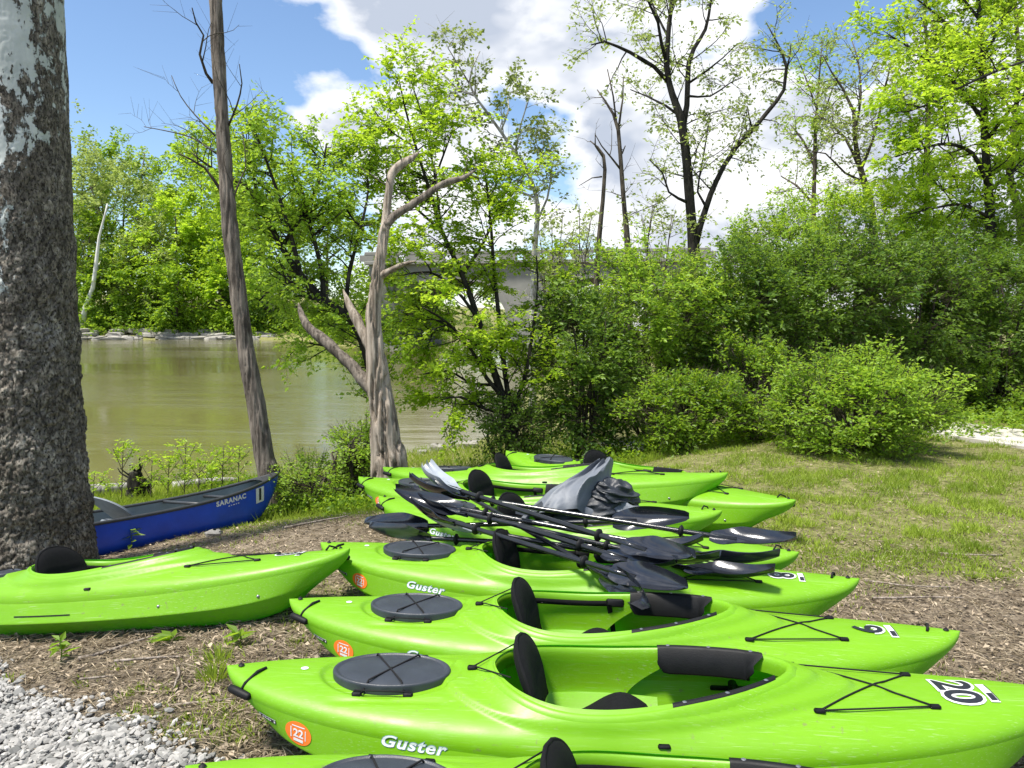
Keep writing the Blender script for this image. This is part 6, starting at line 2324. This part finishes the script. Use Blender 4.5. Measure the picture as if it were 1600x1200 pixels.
# saplings behind the canoe
ORD = ('first', 'second', 'third', 'fourth', 'fifth', 'sixth', 'seventh', 'eighth', 'ninth')
for k, (px, by, ty, w) in enumerate(((145, 800, 735, 0), (190, 790, 688, 1), (235, 795, 715, 1), (262, 790, 706, 1), (288, 790, 680, 1), (310, 770, 725, 0), (330, 780, 712, 1), (347, 775, 693, 1), (372, 770, 690, 0))):
    d = 10.3
    tree('sapling', ORD[k] + ' slim yellow-green sapling from the sycamore, behind the blue canoe', [
        [(px, by + 12, 2.4), (px + 1, (by + ty) / 2, 1.9), (px + 3, ty + 4, 1.0)],
        [(px + 1, by - 30, 1.4), (px + 16, by - 50, 0.8)], [(px + 1, by - 22, 1.4), (px - 15, by - 46, 0.8)], [(px + 2, (by + ty) / 2 - 8, 1.2), (px + 18, ty + 14, 0.7)], [(px + 2, (by + ty) / 2 - 2, 1.2), (px - 14, ty + 12, 0.7)]],
        d, M['bark_brown'], dict(per_m=9, f0=0.3, len=0.16, r1=0.003, twigs=3, tlen=0.10, tr=0.0015, flatz=0.3), dict(k=5, l=0.05, w=0.55, m=M['leaf_bright'], flat=1.2), group='saplings behind the canoe', seed=130 + k, step=0.1, sides=5)


# root stump by the canoe
def stump():
    p = P(215, 790, 10.6)
    root = empty('tree_stump', (p[0], p[1], gz(p[0], p[1])))
    tag(root, 'blackened tangled root stump behind the blue canoe', 'stump')
    rng = np.random.default_rng(9)
    hs = np.linspace(-0.1, 0.42, 16)
    b = np.stack([0.03 * np.sin(hs * 9), 0.02 * np.cos(hs * 7), hs], -1)
    MB().tube(b, np.interp(hs, [-0.1, 0.2, 0.42], [0.16, 0.13, 0.07]), 20, True, rough_disp(0.5, 14, 9, 6)).build('trunk', M['bark_dark'], root)
    for k in range(14):
        a = rng.random() * 2 * np.pi
        r = wander(rng, np.array([0, 0, rng.uniform(0.1, 0.4)]), np.array([math.cos(a), math.sin(a), rng.uniform(-0.2, 1.2)]), rng.uniform(0.15, 0.36), 6, 0.3, 0.02)
        MB().tube(r, np.linspace(0.022, 0.005, 7), 6).build('root', M['bark_dark'], root)


stump()

# drift logs and stones on the bank behind the canoe
for k, (px0, px1, py, r, d, lab) in enumerate(((120, 220, 778, 0.10, 11.0, 'grey drift log on the muddy shore behind the blue canoe'), (270, 372, 758, 0.07, 11.6, 'slim drift log near the leaning trunk at the shore'), (440, 480, 742, 0.05, 11.5, 'short drift log right of the leaning trunk'))):
    a, b = P(px0, py, d), P(px1, py - 6, d + 0.6)
    a[2], b[2] = gz(a[0], a[1]) + r * 0.7, gz(b[0], b[1]) + r * 0.7
    pts, rad = resample([a, (a + b) / 2 + np.array([0, 0, 0.02]), b], [r, r * 0.9, r * 0.6], 0.1)
    o = MB().tube(pts - pts[0], rad, 14, True, rough_disp(0.2, 6, 6, k)).build('drift_log', M['bark_pale'])
    o.location = pts[0]
    tag(o, lab, 'log')
sr = np.random.default_rng(44)
for k, (px, py, s, lab) in enumerate(((336, 845, 0.075, 'pale jagged stone on the litter below the blue canoe'), (150, 785, 0.16, 'dark rounded rock beside the sycamore behind the canoe'), (683, 700, 0.16, 'dark rock at the water edge right of the dead trunk'), (713, 692, 0.14, 'small rock at the water edge under the young maple'), (735, 697, 0.18, 'rock at the shore beneath the twiggy low shrub'), (660, 704, 0.10, 'little rock in the shallows right of the dead trunk'))):
    p = PZ(px, py, -0.4 if k < 2 else -0.95)
    g = max(gz(p[0], p[1]), WATER_Z - 0.03)
    o = MB().grid(rock_mesh(sr, s, s * 0.8, s * 0.6), closed_u=True).build('stone', M['rock'], smooth=False)
    o.location = (p[0], p[1], g + s * 0.2)
    tag(o, lab, 'stone')

# gravel: rounded crushed stones heaped over the corner
def gravel():
    rng = np.random.default_rng(55)
    n = 46000
    x = np.where(rng.random(n) < 0.8, rng.uniform(-2.9, -0.5, n), rng.uniform(-4.2, 0.2, n))
    y = rng.uniform(2.0, 4.2, n)
    k = rng.random(n) < gravel_w(x, y) ** 1.6
    x, y = x[k], y[k]
    n = len(x)
    t = (1 + 5 ** 0.5) / 2
    iv = unit(np.array([(-1, t, 0), (1, t, 0), (-1, -t, 0), (1, -t, 0), (0, -1, t), (0, 1, t), (0, -1, -t), (0, 1, -t), (t, 0, -1), (t, 0, 1), (-t, 0, -1), (-t, 0, 1)], float))
    fc = np.array([(0, 11, 5), (0, 5, 1), (0, 1, 7), (0, 7, 10), (0, 10, 11), (1, 5, 9), (5, 11, 4), (11, 10, 2), (10, 7, 6), (7, 1, 8), (3, 9, 4), (3, 4, 2), (3, 2, 6), (3, 6, 8), (3, 8, 9), (4, 9, 5), (2, 4, 11), (6, 2, 10), (8, 6, 7), (9, 8, 1)])
    V = np.broadcast_to(iv, (n, 12, 3)) * (1 + rng.normal(0, 0.16, (n, 12, 1)))
    s = rng.uniform(0.007, 0.0165, n) * np.where(rng.random(n) < 0.06, 1.6, 1)
    V = V * (s[:, None] * np.stack([rng.uniform(0.9, 1.5, n), rng.uniform(0.7, 1.1, n), rng.uniform(0.45, 0.8, n)], -1))[:, None, :]
    a = rng.random(n) * 2 * np.pi
    ca, sa = np.cos(a)[:, None], np.sin(a)[:, None]
    V = np.stack([V[..., 0] * ca - V[..., 1] * sa, V[..., 0] * sa + V[..., 1] * ca, V[..., 2] + V[..., 0] * rng.normal(0, 0.3, (n, 1))], -1)
    z = terrain(x, y) + rng.uniform(0.0, 0.028, n)
    V = V + np.stack([x, y, z], -1)[:, None, :]
    T = (np.arange(n)[:, None, None] * 12 + fc[None]).reshape(-1, 3)
    me = mkmesh('gravel', V.reshape(-1, 3), T, M['stone'], False)
    attr(me, 'tint', np.repeat(np.clip(rng.normal(0.55, 0.3, n), 0, 1), 12))
    tag(obj('gravel', me), 'loose pale grey gravel in the near left corner', kind='stuff')


gravel()
